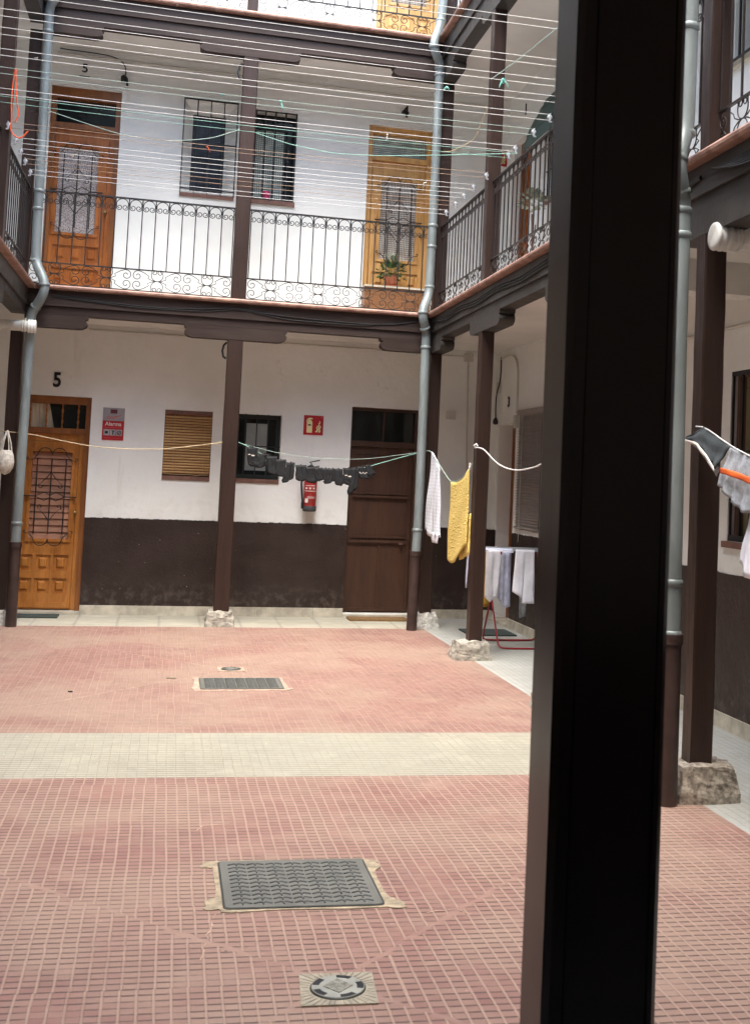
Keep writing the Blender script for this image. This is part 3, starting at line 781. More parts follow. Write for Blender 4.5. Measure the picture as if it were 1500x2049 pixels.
def panel_door(label, x, z, W, H, mats, tr, lx, leaf_top, glass, pane, y=YW, rows=((.18,.34),(.42,.59)), rotz=0, bal=True, beam=.06, trpane=None, gname='pane_glass'):
    wood, frm = mats
    t = thing('panelled_door', label, 'door', (x,y,z), rotz)
    fw = .055
    m = MB(); m.panel(0,W,0,H,[(fw,W-fw,-1,tr[0]-beam),(fw,W-fw,tr[0],tr[1])],.05,.16)
    m.build('door_frame', frm, t)
    m = MB()
    pw = .150; lw = lx[1]-lx[0]; gap = (lw-3*pw-.09)/2
    holes = [(glass[0],glass[1],glass[2],glass[3])]
    cols = [(lx[0]+.045+i*(pw+gap), lx[0]+.045+i*(pw+gap)+pw) for i in range(3)]
    for a,b in cols:
        for c,d in rows: holes.append((a,b,c,d))
    m.panel(lx[0],lx[1],.012,leaf_top,holes,.085,.13)
    m.box(lx[0],lx[1],.070,.0845,.03,.085)
    for c,d in rows:
        for a,b in cols:
            raised(m,a,b,c,d,.090)
    rect_frame(m, glass[0]-.032,glass[1]+.032,glass[2]-.032,glass[3]+.032,.03,.070,.0845)
    # side filler between leaf and frame
    if lx[0] > fw: m.box(fw+.001,lx[0]-.003,.10,.14,.01,tr[0]-beam-.002)
    if lx[1] < W-fw: m.box(lx[1]+.003,W-fw-.001,.078,.14,.01,tr[0]-beam-.002)
    m.box(lx[0],lx[1],.095,.14,leaf_top+.003,tr[0]-beam-.002)
    leaf = m.build('door_leaf', wood, t)
    if pane == 'louver':
        m = MB(); n = 13; hh = (glass[3]-glass[2])/n
        for i in range(n):
            z0 = glass[2]+hh*i
            m.add([(glass[0],.105,z0),(glass[1],.105,z0),(glass[1],.122,z0+hh*.92),(glass[0],.122,z0+hh*.92),(glass[0],.128,z0),(glass[1],.128,z0)], [(0,1,2,3),(0,4,5,1),(3,2,5,4)])
        m.build('louvred_shutter', M['louver'], leaf)
    else:
        MB().box(glass[0],glass[1],.118,.122,glass[2],glass[3]).build(gname, M[pane], leaf)
    # transom
    tp = MB().box(fw,W-fw,.135,.14,tr[0],tr[1]).build('transom_glass', M[trpane or 'glass'], t)
    if bal:
        m = MB()
        for i in range(4):
            u = fw + (W-2*fw)*(.5+i)/4; h = tr[1]-tr[0]
            m.lathe([(.010,tr[0]),(.010,tr[0]+h*.08),(.005,tr[0]+h*.12),(.013,tr[0]+h*.28),(.006,tr[0]+h*.40),(.009,tr[0]+h*.5),(.006,tr[0]+h*.6),(.013,tr[0]+h*.72),(.005,tr[0]+h*.88),(.010,tr[0]+h*.92),(.010,tr[1])], (u,.115,0), 10)
        m.build('transom_balusters', wood, t)
    # iron grille
    g = MB(); gx0,gx1,gz0,gz1 = glass; c = (gx0+gx1)/2; gy = .045
    za, zb_ = gz0+.05, gz1-.075
    for u in (c-.145,c,c+.145): g.box(u-.006,u+.006,gy-.006,gy+.006,za,zb_)
    zm = za+(zb_-za)*.5
    for u0,u1 in ((gx0-.07,c-.145),(c+.145,gx1+.07)): g.box(u0,u1,gy-.004,gy+.004,zm-.006,zm+.006)
    def T(P, r=.0045): g.tube([(a,gy,b) for a,b in P], r, 4)
    for s in (-1,1):
        T(arc(c+s*.072,zb_+.045,.072,180 if s<0 else 0,(0 if s<0 else 180),10), .005)
        T([(c+s*.144,zb_+.045),(c+s*.19,zb_-.01),(c+s*.235,zb_-.015)]+spiral(c+s*.245,zb_-.0,.016,.006,-90,-90+s*300,8))
        T(arc(c+s*.072,za-.05,.072,0,(180 if s<0 else 180)*-1,10), .0055)
        T([(c+s*.144,za-.045),(c+s*.185,za-.0),(c+s*.225,za+.012)]+spiral(c+s*.235,za+.028,.016,.006,-90,-90+s*300,8))
        T([(c,zm+.26),(c+s*.05,zm+.19),(c+s*.11,zm+.13)]+spiral(c+s*.095,zm+.11,.03,.008,60 if s>0 else 120,(60 if s>0 else 120)-s*330,10))
        T([(c,zm-.26),(c+s*.05,zm-.19),(c+s*.11,zm-.13)]+spiral(c+s*.095,zm-.11,.03,.008,-60 if s>0 else -120,(-60 if s>0 else -120)+s*330,10))
        T([(c,zm+.01),(c+s*.06,zm+.045),(c+s*.11,zm+.02),(c+s*.145,zm)]); T([(c,zm-.01),(c+s*.06,zm-.045),(c+s*.11,zm-.02),(c+s*.145,zm)])
    for u0 in (gx0-.055,gx1+.015): g.box(u0,u0+.04,gy,gy+.03,zm-.004,zm+.004)
    g.box(c-.24,c+.24,gy-.003,gy+.003,zb_-.003,zb_+.005) if False else None
    g.build('iron_grille', M['irondk'], t)
    h = MB().lathe([(.018,-.0),(.018,-.012),(.008,-.016),(.008,-.04),(.016,-.05),(.012,-.062),(0.001,-.064)], (W-.105 if lx[1]<W-.1 else lx[1]-.03,.078,1.05 if H<2.3 else .98), 14, 'y')
    h.build('door_knob', M['brass'], leaf)
    return t, leaf
panel_door('orange varnished pine door with iron grille under the ground floor number 5', -1.59,.032,.76,2.29,(M['oak1'],M['frame1']),(1.95,2.21),(.055,.655),1.80,(.19,.59,.76,1.69),'louver')
cu = MB()
for i in range(12):
    u0, u1 = -1.53+.022*i, -1.53+.022*(i+1); y0 = YW+.128+(.006 if i%2 else 0); y1 = YW+.128+(0 if i%2 else .006)
    cu.quad((u0,y0,1.985),(u1+(.06*(i/12)),y1,1.985),(u1,y1,2.24),(u0,y0,2.24))
o_ = cu.build('transom_curtain', M['curtain']); tag(o_, 'cream curtain behind the glass above the ground floor orange door', 'curtain')
panel_door('orange pine door with patterned glass at the left of the first floor', -1.44,F1+.002,.73,2.32,(M['oak2'],M['frame1']),(1.93,2.20),(.055,.62),1.80,(.11,.52,.73,1.67),'lace', bal=False)
panel_door('honey coloured door with lace curtain behind the potted plant, under number 4', 2.035,F1+.002,.755,2.285,(M['oak3'],M['oak3']),(1.95,2.20),(.075,.70),1.80,(.185,.605,.74,1.67),'lattice', bal=False, trpane='net')
panel_door('pale honey door at the top right of the second floor', 2.05,F2+.002,.75,2.31,(M['oak4'],M['oak4']),(1.95,2.20),(.075,.70),1.80,(.185,.605,.74,1.67),'lattice', bal=False)
# step with boards below door 4
t = thing('door_step','pale topped brown step in front of the honey coloured door','step',(2.035,YW-.20,F1+.001))
MB().box(0,.755,.0,.199,0,.365).build('boarded_riser', M['brownboard'], t)
MB().box(-.004,.759,-.02,.199,.366,.385).build('tread', M['plinth'], t)

# dark brown ground floor door
t = thing('brown_door','plain dark brown door with glass transom at the right of the ground floor','door',(1.99,YW,.052))
W,H = .78,2.33
MB().panel(0,W,0,H,[(.02,W-.03,-1,1.885),(.02,W-.03,1.95,2.30)],.05,.15).build('door_frame', M['browndoor'], t)
lf = MB().panel(.022,W-.032,.01,1.880,[(.07,W-.08,1.37,1.80),(.07,W-.08,.87,1.30),(.06,.385,.05,.77),(.41,W-.07,.05,.77)],.085,.12)
for (a,b,c,d) in ((.07,W-.08,1.37,1.80),(.07,W-.08,.87,1.30),(.06,.385,.05,.77),(.41,W-.07,.05,.77)): lf.box(a,b,.100,.118,c,d)
lf.box(.05,W-.05,.062,.0845,1.305,1.330); lf.box(.05,W-.05,.068,.0845,1.345,1.362)
lf.box(.03,W-.06,.066,.0845,.790,.822); lf.box(.06,W-.08,.066,.0845,.845,.862)
leaf = lf.build('door_leaf', M['browndoor'], t)
MB().box(W-.16,W-.12,.03,.0515,.775,.80).build('latch', M['sill'], leaf)
MB().box(.02,W-.03,.12,.125,1.95,2.30).build('transom_glass', M['glass'], t)
MB().box(.38,.40,.10,.119,1.95,2.30).build('transom_bar', M['browndoor'], t)

# right wall doors (mostly hidden reveals)
def plain_door(label, y0, y1, z, H, mat, depth=.20):
    t = thing('wooden_door', label, 'door', (XRW,y1,z), -PI/2)
    W = y1-y0
    MB().panel(0,W,0,H,[(.05,W-.05,-1,H-.05)],depth-.04,depth+.05).build('door_frame', M['frame1'], t)
    m = MB().panel(.052,W-.052,.01,H-.055,[(.16,W-.16,.2,.8),(.16,W-.16,.95,H-.25)],depth,depth+.04)
    m.box(.16,W-.16,depth+.015,depth+.03,.2,.8); m.box(.16,W-.16,depth+.015,depth+.03,.95,H-.25)
    m.build('door_leaf', mat, t)
    MB().box(W-.028,W-.001,-.004,depth-.042,.0,H-.01).build('door_jamb', M['frame1'], t)
plain_door('reddish door deep in the right wall beside the venetian blind', 12.79,13.47,.032,2.228,M['oak2'])
plain_door('wooden door in the right wall behind the foreground post', 9.2,9.9,.032,2.228,M['oak1'])
plain_door('orange wooden door of the right first floor gallery under number 1', 12.6,13.3,F1+.002,2.165,M['oak2'],.12)
plain_door('wooden door of the right first floor gallery behind the foreground post', 9.1,9.9,F1+.002,2.21,M['oak2'],.12)

# ---- windows
# A: bamboo blind
t = thing('shuttered_window','ground floor window closed with a tan bamboo roller blind','window',(-.06,YW,1.47))
W,H = .51,.77
MB().box(0,W,.10,.14,0,H).build('dark_recess', M['glass'], t)
m = MB(); n = 21
for i in range(n):
    z0 = .075 + (H-.135)/n*i; h = (H-.135)/n; j = random.uniform(-.002,.002)
    m.add([(.006,.022+j,z0+.004),(W-.006,.022-j,z0+.004),(W-.006,.010,z0+h*.45),(.006,.010,z0+h*.45),(.006,.022,z0+h*.82),(W-.006,.022,z0+h*.82)],[(0,1,3,2) if False else (0,1,2,3),(3,2,5,4)], True)
MB().box(.004,W-.004,.030,.033,.06,H-.02).build('gap_shade_sheet', M['frame1'], t)  # dark sheet added to stand in for shade between the slats
bl = m.build('bamboo_blind', M['bamboo'], t)
MB().tube([(.11,.006,.08),(.11,.006,H-.05)],.0018,4).tube([(W-.08,.006,.08),(W-.08,.006,H-.05)],.0018,4).build('blind_cord', M['bamboo'], bl)
MB().box(.003,W-.003,.005,.045,H-.045,H-.003).build('blind_roll', M['sill'], t)
MB().box(.001,W-.001,-.012,.10,.001,.048).build('window_sill', M['sill'], t)
MB().tube([(.02,-.004,.072),(.15,-.008,.064),(.30,-.01,.066),(.37,-.012,.057),(.40,-.010,.066),(W-.02,-.004,.070)],.0022,5).build('yellow_cord', M['rope_c'], t)
# B: dark barred window
def bars(m, xs, z0, z1, y, r=.006): 
    for x in xs: m.box(x-r,x+r,y-r,y+r,z0,z1)
t = thing('barred_window','dark barred ground floor window right of the centre post, behind the black socks','window',(.70,YW,1.47))
W,H = .505,.77
MB().box(0,W,.15,.155,.05,H).build('window_glass', M['glass'], t)
rf = MB(); rect_frame(rf,.001,W-.001,.05,H-.001,.045,.12,.148); rf.build('window_frame', simple('green_black_frame',(.020,.026,.023),.45), t)
MB().box(.13,.36,.135,.147,.14,H-.10).build('curtain', M['curtgrey'], t)
m = MB(); bars(m,(.11,.235,.36),.05,H,.03); m.box(0,W,.025,.037,.405,.418); m.build('window_bars', M['iron'], t)
MB().box(.001,W-.001,-.014,.12,.001,.048).build('window_sill', M['sill'], t)
MB().lathe([(.010,0),(.008,.06),(.012,.09),(.012,.10)],(.13,.06,.05),8).build('small_bottle', M['paper'], t) if False else None
# C: splayed window first floor
t = thing('barred_window','first floor window with white splayed reveal and projecting black grille, left of the post','window',(-.04,YW,4.66))
W,H = .58,1.045
m = MB(); ix0,ix1,iz0,iz1 = .10,.46,.055,.93; d = .17
m.quad((0,.001,0),(W,.001,0),(ix1,d,iz0),(ix0,d,iz0)); m.quad((0,.001,H),(ix0,d,iz1),(ix1,d,iz1),(W,.001,H))
m.quad((0,.001,0),(ix0,d,iz0),(ix0,d,iz1),(0,.001,H)); m.quad((W,.001,0),(W,.001,H),(ix1,d,iz1),(ix1,d,iz0))
m.build('splayed_reveal', M['wall'], t)
MB().box(ix0,ix1,d+.03,d+.035,iz0,iz1).build('window_glass', simple('blue_black_glass',(.022,.026,.036),.25,.2,spec=.3), t)
m = MB(); rect_frame(m,ix0,ix1,iz0,iz1,.03,d,d+.03); m.box((ix0+ix1)/2-.006,(ix0+ix1)/2+.006,d+.005,d+.025,iz0,iz1*.45); m.box(ix0,ix1,d+.005,d+.025,.40,.42); m.build('window_frame', M['black'], t)
m = MB(); bars(m,(0.,.145,.29,.435,W),-.0,H+.005,-.035,.0065); m.box(0,W,-.041,-.029,.555,.568); m.box(-.006,W+.006,-.042,-.028,H-.002,H+.012); m.box(0,W,-.041,-.029,.035,.047)
for u in (0,W):
    for z in (.04,H-.01): m.box(u-.005,u+.005,-.03,.0,z-.005,z+.005)
m.build('window_grille', M['iron'], t)
MB().box(-.005,W+.005,-.02,.0,-.045,-.001).build('window_sill', M['sill'], t)
# D
t = thing('barred_window','first floor window with net curtain and a pink pot, right of the post','window',(.735,YW,4.66))
W,H = .475,1.03
MB().box(0,W,.20,.205,0,H).build('window_glass', M['glass'], t)
MB().box(.0,.36,.17,.18,.02,H-.14).build('net_curtain', M['net'], t)
MB().box(.0,.385,.15,.168,H-.19,H-.13).build('window_head', M['black'], t)
MB().box(.385,.40,.13,.18,.0,H-.13).build('window_frame', M['black'], t)
m = MB(); bars(m,(.015,.12,.23,.345,W-.012),0,H,.02,.0085); m.box(0,W,.014,.026,.50,.514); m.box(0,W,.014,.026,H-.014,H-.001); m.box(0,W,.014,.026,.001,.018); m.build('window_bars', M['iron'], t)
MB().box(-.01,W+.01,-.025,.0,-.05,-.002).build('window_sill', M['sill'], t)
MB().box(.0,W,.03,.16,.001,.014).build('inner_sill', M['ceiling'], t)
po = MB().lathe([(.030,0),(.040,.01),(.047,.07),(.045,.10),(.041,.10),(.040,.06)],(.905,YW+.085,4.675),18).build('plant_pot', M['pink']); tag(po,'small pink pot on the sill of the net curtained window','pot')
# E: venetian blind on the right wall
t = thing('blind_window','right wall window covered by a mauve grey venetian blind','window',(XRW,12.66,1.09), -PI/2)
W,H = .86,1.28
MB().box(0,W,.14,.145,0,H).build('window_glass', M['glass'], t)
m = MB()
for i in range(40):
    z0 = .06+.0296*i
    m.add([(.01,-.022,z0),(W-.01,-.022,z0),(W-.01,.006,z0+.020),(.01,.006,z0+.020)],[(0,1,2,3)])
m.box(.02,W-.02,-.006,-.003,.02,H)
m.box(.0,W,-.03,.0,H-.03,H+.02); m.box(.0,W,-.028,.004,.012,.03)
m.build('venetian_blind', M['slat'], t)
MB().tube([(.22,-.03,H-.02),(.22,-.03,-.10),(.22,-.03,-.13)],.003,5).build('blind_cord', M['conduit'], t)
# F: near right, ochre panes with bars
t = thing('barred_window','tall barred window with ochre frosted panes at the right edge','window',(XRW,7.52,1.26), -PI/2)
W,H = .90,1.16
MB().box(0,W,.10,.105,0,H).build('frosted_glass', M['glassy'], t)
m = MB(); rect_frame(m,.001,W-.001,.0,H,.035,.05,.098); m.box(.42,.46,.05,.098,.03,H-.03); m.build('window_frame', M['sill'], t)
m = MB(); bars(m,(.01,.15,.29,.43,.57,.71,.85),0,H,.015,.0075); m.box(0,W,.005,.025,H-.03,H-.001); m.box(0,W,.005,.025,.001,.04); m.box(0,W,.010,.020,.60,.615); m.build('window_bars', M['iron'], t)
MB().box(-.03,W+.03,-.03,.0,-.045,-.002).build('window_sill', M['sill'], t)
# G: right first floor green shade window
t = thing('shaded_window','first floor window of the right gallery behind a dark green shade','window',(XRW,11.95,4.58), -PI/2)
W,H = .75,1.04
MB().box(0,W,.12,.125,0,H).build('window_glass', M['glass'], t)
m = MB(); bars(m,(.05,.20,.35,.50,.65),0,H,-.02); m.box(0,W,-.026,-.014,.3,.312); m.box(0,W,-.026,-.014,.01,.022); m.build('window_bars', M['iron'], t)
MB().box(-.03,W+.03,-.03,.0,-.04,-.002).build('window_sill', M['sill'], t)
m = MB(); n = 14
for i in range(n):
    a, b = i/n, (i+1)/n
    P = lambda q: (-.02-.26*math.sin(q*1.2), 1.12-.60*q)
    (y0,z0),(y1,z1) = P(a),P(b)
    m.quad((-.12,y0,z0),(W+.1,y0,z0),(W+.1,y1,z1),(-.12,y1,z1))
o_ = m.build('canvas_shade', M['shade'], t)
md = o_.modifiers.new('thick','SOLIDIFY'); md.thickness = .006
# H: right first floor near window
t = thing('barred_window','first floor barred window at the top right edge','window',(XRW,7.62,4.62), -PI/2)
W,H = .92,1.13
MB().box(0,W,.12,.125,0,H).build('window_glass', M['curtgrey'], t)
m = MB(); bars(m,(.0,.18,.36,.54,.72,.90),-.02,H,-.05,.0075); m.box(-.01,W,-.056,-.044,-.02,-.004); m.box(-.01,W,-.056,-.044,H-.02,H); m.build('window_grille', M['iron'], t)
MB().box(-.03,W+.03,-.03,.0,-.05,-.002).build('window_sill', M['plinth'], t)
# second floor window, just above the frame
MB().box(.1,.6,YW+.12,YW+.13,7.6,8.6).build('window_pane', M['glass'])
tag(bpy.data.objects['window_pane'],'dark second floor window above the top edge','window')
# left wall door
MB().box(XLW-.16,XLW-.12,12.0,12.8,.03,2.3).build('wooden_door', M['oak1']); tag(bpy.data.objects['wooden_door'] if False else C.objects[-1],'wooden door in the left gallery wall','door')

# ---- numbers and signs
def text(body, size, loc, rot, mat, label=None, name='door_number', cat='number', parent=None, bold=.004, align='CENTER', ext=.004, sx=1.):
    cu = bpy.data.curves.new(name,'FONT'); cu.body = body; cu.size = size; cu.extrude = ext; cu.offset = bold
    cu.align_x = align; cu.align_y = 'CENTER'; cu.materials.append(mat)
    tmp = bpy.data.objects.new(name+'_src', cu); C.objects.link(tmp); bpy.context.view_layer.update()
    me = bpy.data.meshes.new_from_object(tmp.evaluated_get(bpy.context.evaluated_depsgraph_get())); me.name = name
    bpy.data.objects.remove(tmp); o = bpy.data.objects.new(name, me); C.objects.link(o); o.location = loc; o.rotation_euler = rot; o.scale = (sx,1,1)
    if parent: o.parent = parent
    elif label: tag(o, label, cat)
    return o
FX = (PI/2,0,0); FR = (PI/2,0,-PI/2)
text('5', .215, (-1.195,YW-.006,2.488), FX, M['black'], 'bold black number 5 above the ground floor orange door', bold=.006, sx=.82)
text('5', .135, (-1.11,YW-.005,5.912), FX, M['black'], 'small black number 5 with a dash under it above the upper left door', bold=.002)
MB().box(-1.165,-1.055,YW-.007,YW-.002,5.822,5.829).build('door_number', M['black']); tag(C.objects[-1],'thin black dash under the upper floor number 5','number')
text('4', .185, (2.445,YW-.006,5.855), FX, M['black'], 'bold black number 4 above the honey coloured door', bold=.006, sx=.9)
text('1', .17, (XRW-.006,12.88,5.835), FR, M['black'], 'black number 1 on the right wall of the first floor', bold=.006)
text('3', .16, (XRW-.006,13.11,2.505), FR, M['black'], 'black number on the right wall above the recessed ground floor door', bold=.005)

# alarm sign
t = thing('alarm_sign','grey and red alarm notice on the white wall beside the orange door','sign',(-.595,YW,2.05))
MB().box(-.112,.112,-.006,-.001,-.175,.175).build('sign_plate', M['signred'], t)
MB().box(-.111,.111,-.0085,-.0065,.035,.174).build('grey_header', M['signgrey'], t)
MB().box(-.035,.035,-.0105,-.0088,.115,.158).build('dark_logo', M['signdark'], t)
m = MB(); m.tube([(-.075,-.0105,.065),(-.05,-.0105,.085),(-.045,-.0105,.062),(-.02,-.0105,.078),(.0,-.0105,.072),(.02,-.0105,.085),(.04,-.0105,.080),(.075,-.0105,.102)],.0045,5)
m.tube([(-.07,-.0105,.055),(.0,-.0105,.062),(.03,-.0105,.070)],.003,5); m.build('red_script', M['signpink'], t)
text('Alarma', .058, (0,-.008,.000), FX, M['paper'], name='alarm_lettering', parent=t, bold=.0012, ext=.001)
m = MB(); 
for i in range(14): m.box(-.095+.0138*i,-.095+.0138*i+.010,-.0085,-.0065,-.040,-.033)
for i in range(13): m.box(-.09+.0138*i,-.09+.0138*i+.009,-.0085,-.0065,-.155,-.149)
m.build('fine_print', M['signpink'], t)
for i in range(3):
    x0 = -.096+.066*i
    ic = MB().box(x0,x0+.060,-.0085,-.0065,-.125,-.058).build('pictogram', M['signgrey'], t)
    m = MB()
    if i == 0: m.box(x0+.014,x0+.046,-.0105,-.0088,-.105,-.078)
    elif i == 1: m.tube([(x0+.03,-.0095,-.115),(x0+.03,-.0095,-.08),(x0+.018,-.0095,-.068)],.005,5); m.tube([(x0+.03,-.0095,-.085),(x0+.045,-.0095,-.072)],.005,5)
    else: m.tube([(x0+.03+.02*math.cos(a*.5236),-.0095,-.092+.02*math.sin(a*.5236)) for a in range(12)],.004,5,True); m.tube([(x0+.018,-.0095,-.106),(x0+.042,-.0095,-.078)],.0035,5)
    m.build('pictogram_mark', M['black'], ic)
# fire extinguisher sign
def fire_sign(label, x, z, s, y=YW):
    t = thing('fire_sign', label, 'sign', (x,y,z))
    k = s/.22
    MB().box(-.11*k,.11*k,-.006,-.001,-.11*k,.11*k).build('sign_plate', M['signred'], t)
    m = MB(); y0,y1 = -.0085,-.0065
    sc = lambda P: [(a*k,b*k) for a,b in P]
    m.prism(sc([(-.075,-.085),(-.015,-.085),(-.013,.03),(-.018,.048),(-.035,.056),(-.035,.068),(-.012,.066),(-.012,.078),(-.035,.084),(-.060,.080),(-.078,.060),(-.082,.040),(-.074,.036),(-.066,.056),(-.055,.062),(-.056,.054),(-.070,.046),(-.077,.030)]), y0,y1)
    m.build('extinguisher_symbol', M['signyellow'], t)
    MB().box(-.062*k,-.028*k,-.0105,-.0088,-.006*k,.010*k).build('symbol_label', M['signdark'], t)
    m = MB()
    for dx,dz,sz in ((.030,-.080,1.),(.046,-.060,1.),(.062,-.080,.9),(.050,-.020,.9),(.068,-.035,.8),(.034,-.035,.7),(.060,.015,.8)):
        P = [(0,0),(.016,.004),(.022,.020),(.018,.036),(.004,.052),(.008,.034),(.004,.020),(-.010,.012)]
        m.prism(sc([(dx+a*sz,dz+b*sz) for a,b in P]), y0,y1)
    m.build('flame_symbol', M['signyellow'], t)
    MB().box(.082*k,.100*k,y0,y1,.085*k,.100*k).build('corner_mark', M['signpink'], t)
    return t
fire_sign('square red sign with pale extinguisher and flame symbols on the white wall', 1.56,2.148,.22)
fire_sign('small red sign glimpsed behind the first floor right post', 3.60,5.44,.19)

# fire extinguisher
t = thing('fire_extinguisher','red fire extinguisher hanging on the wall behind the black socks','fire extinguisher',(1.548,YW-.105,1.18))
MB().lathe([(.070,.055),(.073,.06),(.073,.385),(.066,.42),(.045,.450),(.022,.462),(.022,.48)],n=28).build('cylinder', M['redcyl'], t)
MB().lathe([(.060,0),(.074,.006),(.076,.05),(.073,.062)],n=28).build('base_ring', simple('dark_grey_rubber',(.05,.055,.06),.6), t)
m = MB().lathe([(.020,.478),(.024,.485),(.024,.515),(.014,.52)],n=14)
m.tube([(0,0,.52),(.0,-.0,.535),(-.02,-.01,.548),(.09,-.01,.575)],.007,6); m.tube([(0,0,.505),(.04,-.005,.50),(.09,-.01,.512)],.006,6)
m.build('valve_handle', M['black'], t)
m = MB().tube(smooth_path([(0,-.01,.50),(-.05,-.03,.50),(-.095,-.03,.44),(-.105,-.03,.34),(-.100,-.03,.24),(-.085,-.02,.14),(-.082,-.02,.08)]),.0105,8)
m.tube([(-.082,-.02,.10),(-.080,-.02,.03)],.015,8); m.build('hose', M['black'], t)
def cyl_label(z0,z1,a0,a1,r=.0742,n=8):
    m = MB(); 
    for i in range(n):
        a,b = R(a0+(a1-a0)*i/n),R(a0+(a1-a0)*(i+1)/n)
        m.quad((r*math.cos(a),r*math.sin(a),z0),(r*math.cos(b),r*math.sin(b),z0),(r*math.cos(b),r*math.sin(b),z1),(r*math.cos(a),r*math.sin(a),z1))
    return m
m = cyl_label(.225,.232,-150,-30); 
for z0,z1,a0,a1 in ((.250,.268,-140,-122),(.250,.268,-105,-88),(.250,.268,-72,-55),(.285,.292,-140,-50),(.16,.166,-120,-45),(.148,.152,-120,-55),(.10,.145,-142,-112)):
    q = cyl_label(z0,z1,a0,a1); m.add(q.v,q.f)
m.build('printed_label', M['paper'], t)
MB().box(-.03,.03,.073,.104,.28,.34).build('wall_bracket', M['black'], t)

# ---- conduits and cables
def cable(name, label, pts, r, mat, cat='cable', n=6, sm=2, extra=None):
    m = MB().tube(smooth_path(pts, sm), r, n)
    if extra: extra(m)
    return tag(m.build(name, mat), label, cat)
yw = YW-.012
cable('wall_conduit','vertical painted conduit on the far wall right of the corner post',[(3.32,yw,3.07),(3.34,yw,2.2),(3.375,yw,1.04)],.009,M['conduit'],'conduit',6,0,
      lambda m: (m.box(3.27,3.38,YW-.035,YW,2.985,3.075), m.box(3.45,3.463,YW-.012,YW,1.04,3.0)))
tag(MB().box(3.085,3.195,YW-.04,YW-.001,2.30,2.385).build('junction_box', M['conduit']),'small white junction box on the far wall, behind the right corner post','junction box')
cable('wall_conduit','thin conduit line along the top of the far ground floor wall',[(-.9,yw,3.06),(1.2,yw,3.055),(2.4,yw,3.05),(3.27,yw,3.04)],.011,M['conduit'],'conduit',6,0)
cable('wall_conduit','thin conduit line along the top of the far first floor wall',[(-1.4,yw,6.05),(.5,yw,6.05),(3.6,yw,6.04)],.011,M['conduit'],'conduit',6,0)
xw = XRW-.014
cable('wall_conduit','curved beige conduit running down the right wall to a switch box',[(xw,13.5,3.02),(xw,13.25,3.05),(xw,12.92,3.03),(xw,12.76,2.9),(xw,12.74,2.6),(xw,12.735,2.36)],.012,M['conduit'],'conduit',6,3,
      lambda m: m.box(XRW-.04,XRW,12.69,12.78,2.20,2.34))
cable('wall_conduit','long conduit on the right wall near the right edge',[(xw,9.0,2.73),(xw,5.0,2.72)],.012,M['conduit'],'conduit',6,0)
def sock(m): m.lathe([(.012,-.02),(.022,-.035),(.032,-.06),(.030,-.09),(.012,-.10)],(XRW-.06,13.45,2.36),12)
cable('hanging_cable','black cable drooping down the right wall to a black lamp holder',[(XRW-.02,13.45,3.05),(XRW-.02,13.44,2.78),(XRW-.05,13.50,2.62),(XRW-.06,13.47,2.45),(XRW-.06,13.45,2.34)],.008,M['black'],'cable',6,2,sock)
tag(MB().box(XRW-.04,XRW-.001,13.48,13.56,2.64,2.76).build('junction_box', M['conduit']),'small white box beside the black hanging cable in the right corner','junction box')
cable('hanging_cable','black wire and lamp holder hanging above the upper left door',[(-1.38,yw,6.10),(-.85,yw,6.09),(-.70,yw,6.03),(-.68,yw,5.9),(-.70,YW-.04,5.86)],.006,M['black'],'cable',5,2,
      lambda m: (m.lathe([(.012,.0),(.035,-.02),(.030,-.07),(.012,-.08)],(-.70,YW-.045,5.88),10), m.tube([(-.67,yw,5.86),(-.66,YW-.03,5.77)],.012,5)))
for nm,(x,y,z) in (('at the top of the centre post, ground floor',(.522,YP+.06,2.84)),('at the top of the centre post, first floor',(.528,YP+.06,5.80))):
    m = MB().tube([(x,y,z+.09),(x-.03,y,z+.06),(x-.042,y,z),(x-.03,y,z-.06),(x,y,z-.08)],.012,6); tag(m.build('cable_loop', M['black']),'black cable loop %s'%nm,'cable')
yb = YP-.030
cable('beam_cable','black cable draped along the fascia of the far first floor beam',[(-1.2,yb,3.275),(-.75,yb,3.245),(-.2,yb,3.225),(.25,yb,3.245),(.62,yb,3.285),(.9,yb,3.245),(1.3,yb,3.225),(1.9,yb,3.215),(2.3,yb,3.235),(2.6,yb,3.31)],.006,M['black'])
cable('beam_cable','second black cable sagging lower along the far first floor beam',[(-1.2,yb,3.262),(-.4,yb,3.212),(.3,yb,3.222),(.62,yb,3.275),(1.1,yb,3.20),(1.9,yb,3.195),(2.5,yb,3.28)],.005,M['black'])
xb_ = XR-.034
for k,(dz,lab) in enumerate(((0,'upper'),(-.022,'middle'),(-.045,'lower'))):
    cable('beam_cable','%s black cable swagged along the right gallery beam'%lab,[(xb_,12.5,3.30+dz*.4),(xb_,11.8,3.262+dz),(xb_,11.3,3.29+dz),(xb_,10.6,3.255+dz),(xb_,9.9,3.285+dz),(xb_,9.2,3.25+dz),(xb_,8.4,3.28+dz),(xb_,7.2,3.25+dz),(xb_,6.2,3.27+dz),(xb_,5.80,3.262+dz*.2)],.008,M['black'])
for k in range(6):
    dz = -.012*k
    cable('beam_cable','black cable number %s of the bundle sagging under the railing at the right edge'%['one','two','three','four','five','six'][k],[(xb_-.004*k,5.62,3.262),(xb_-.004*k,5.3,3.262+dz*1.1),(xb_,4.9,3.268+dz*1.2),(xb_,4.3,3.285+dz),(xb_,3.8,3.29+dz)],.0055,M['black'])

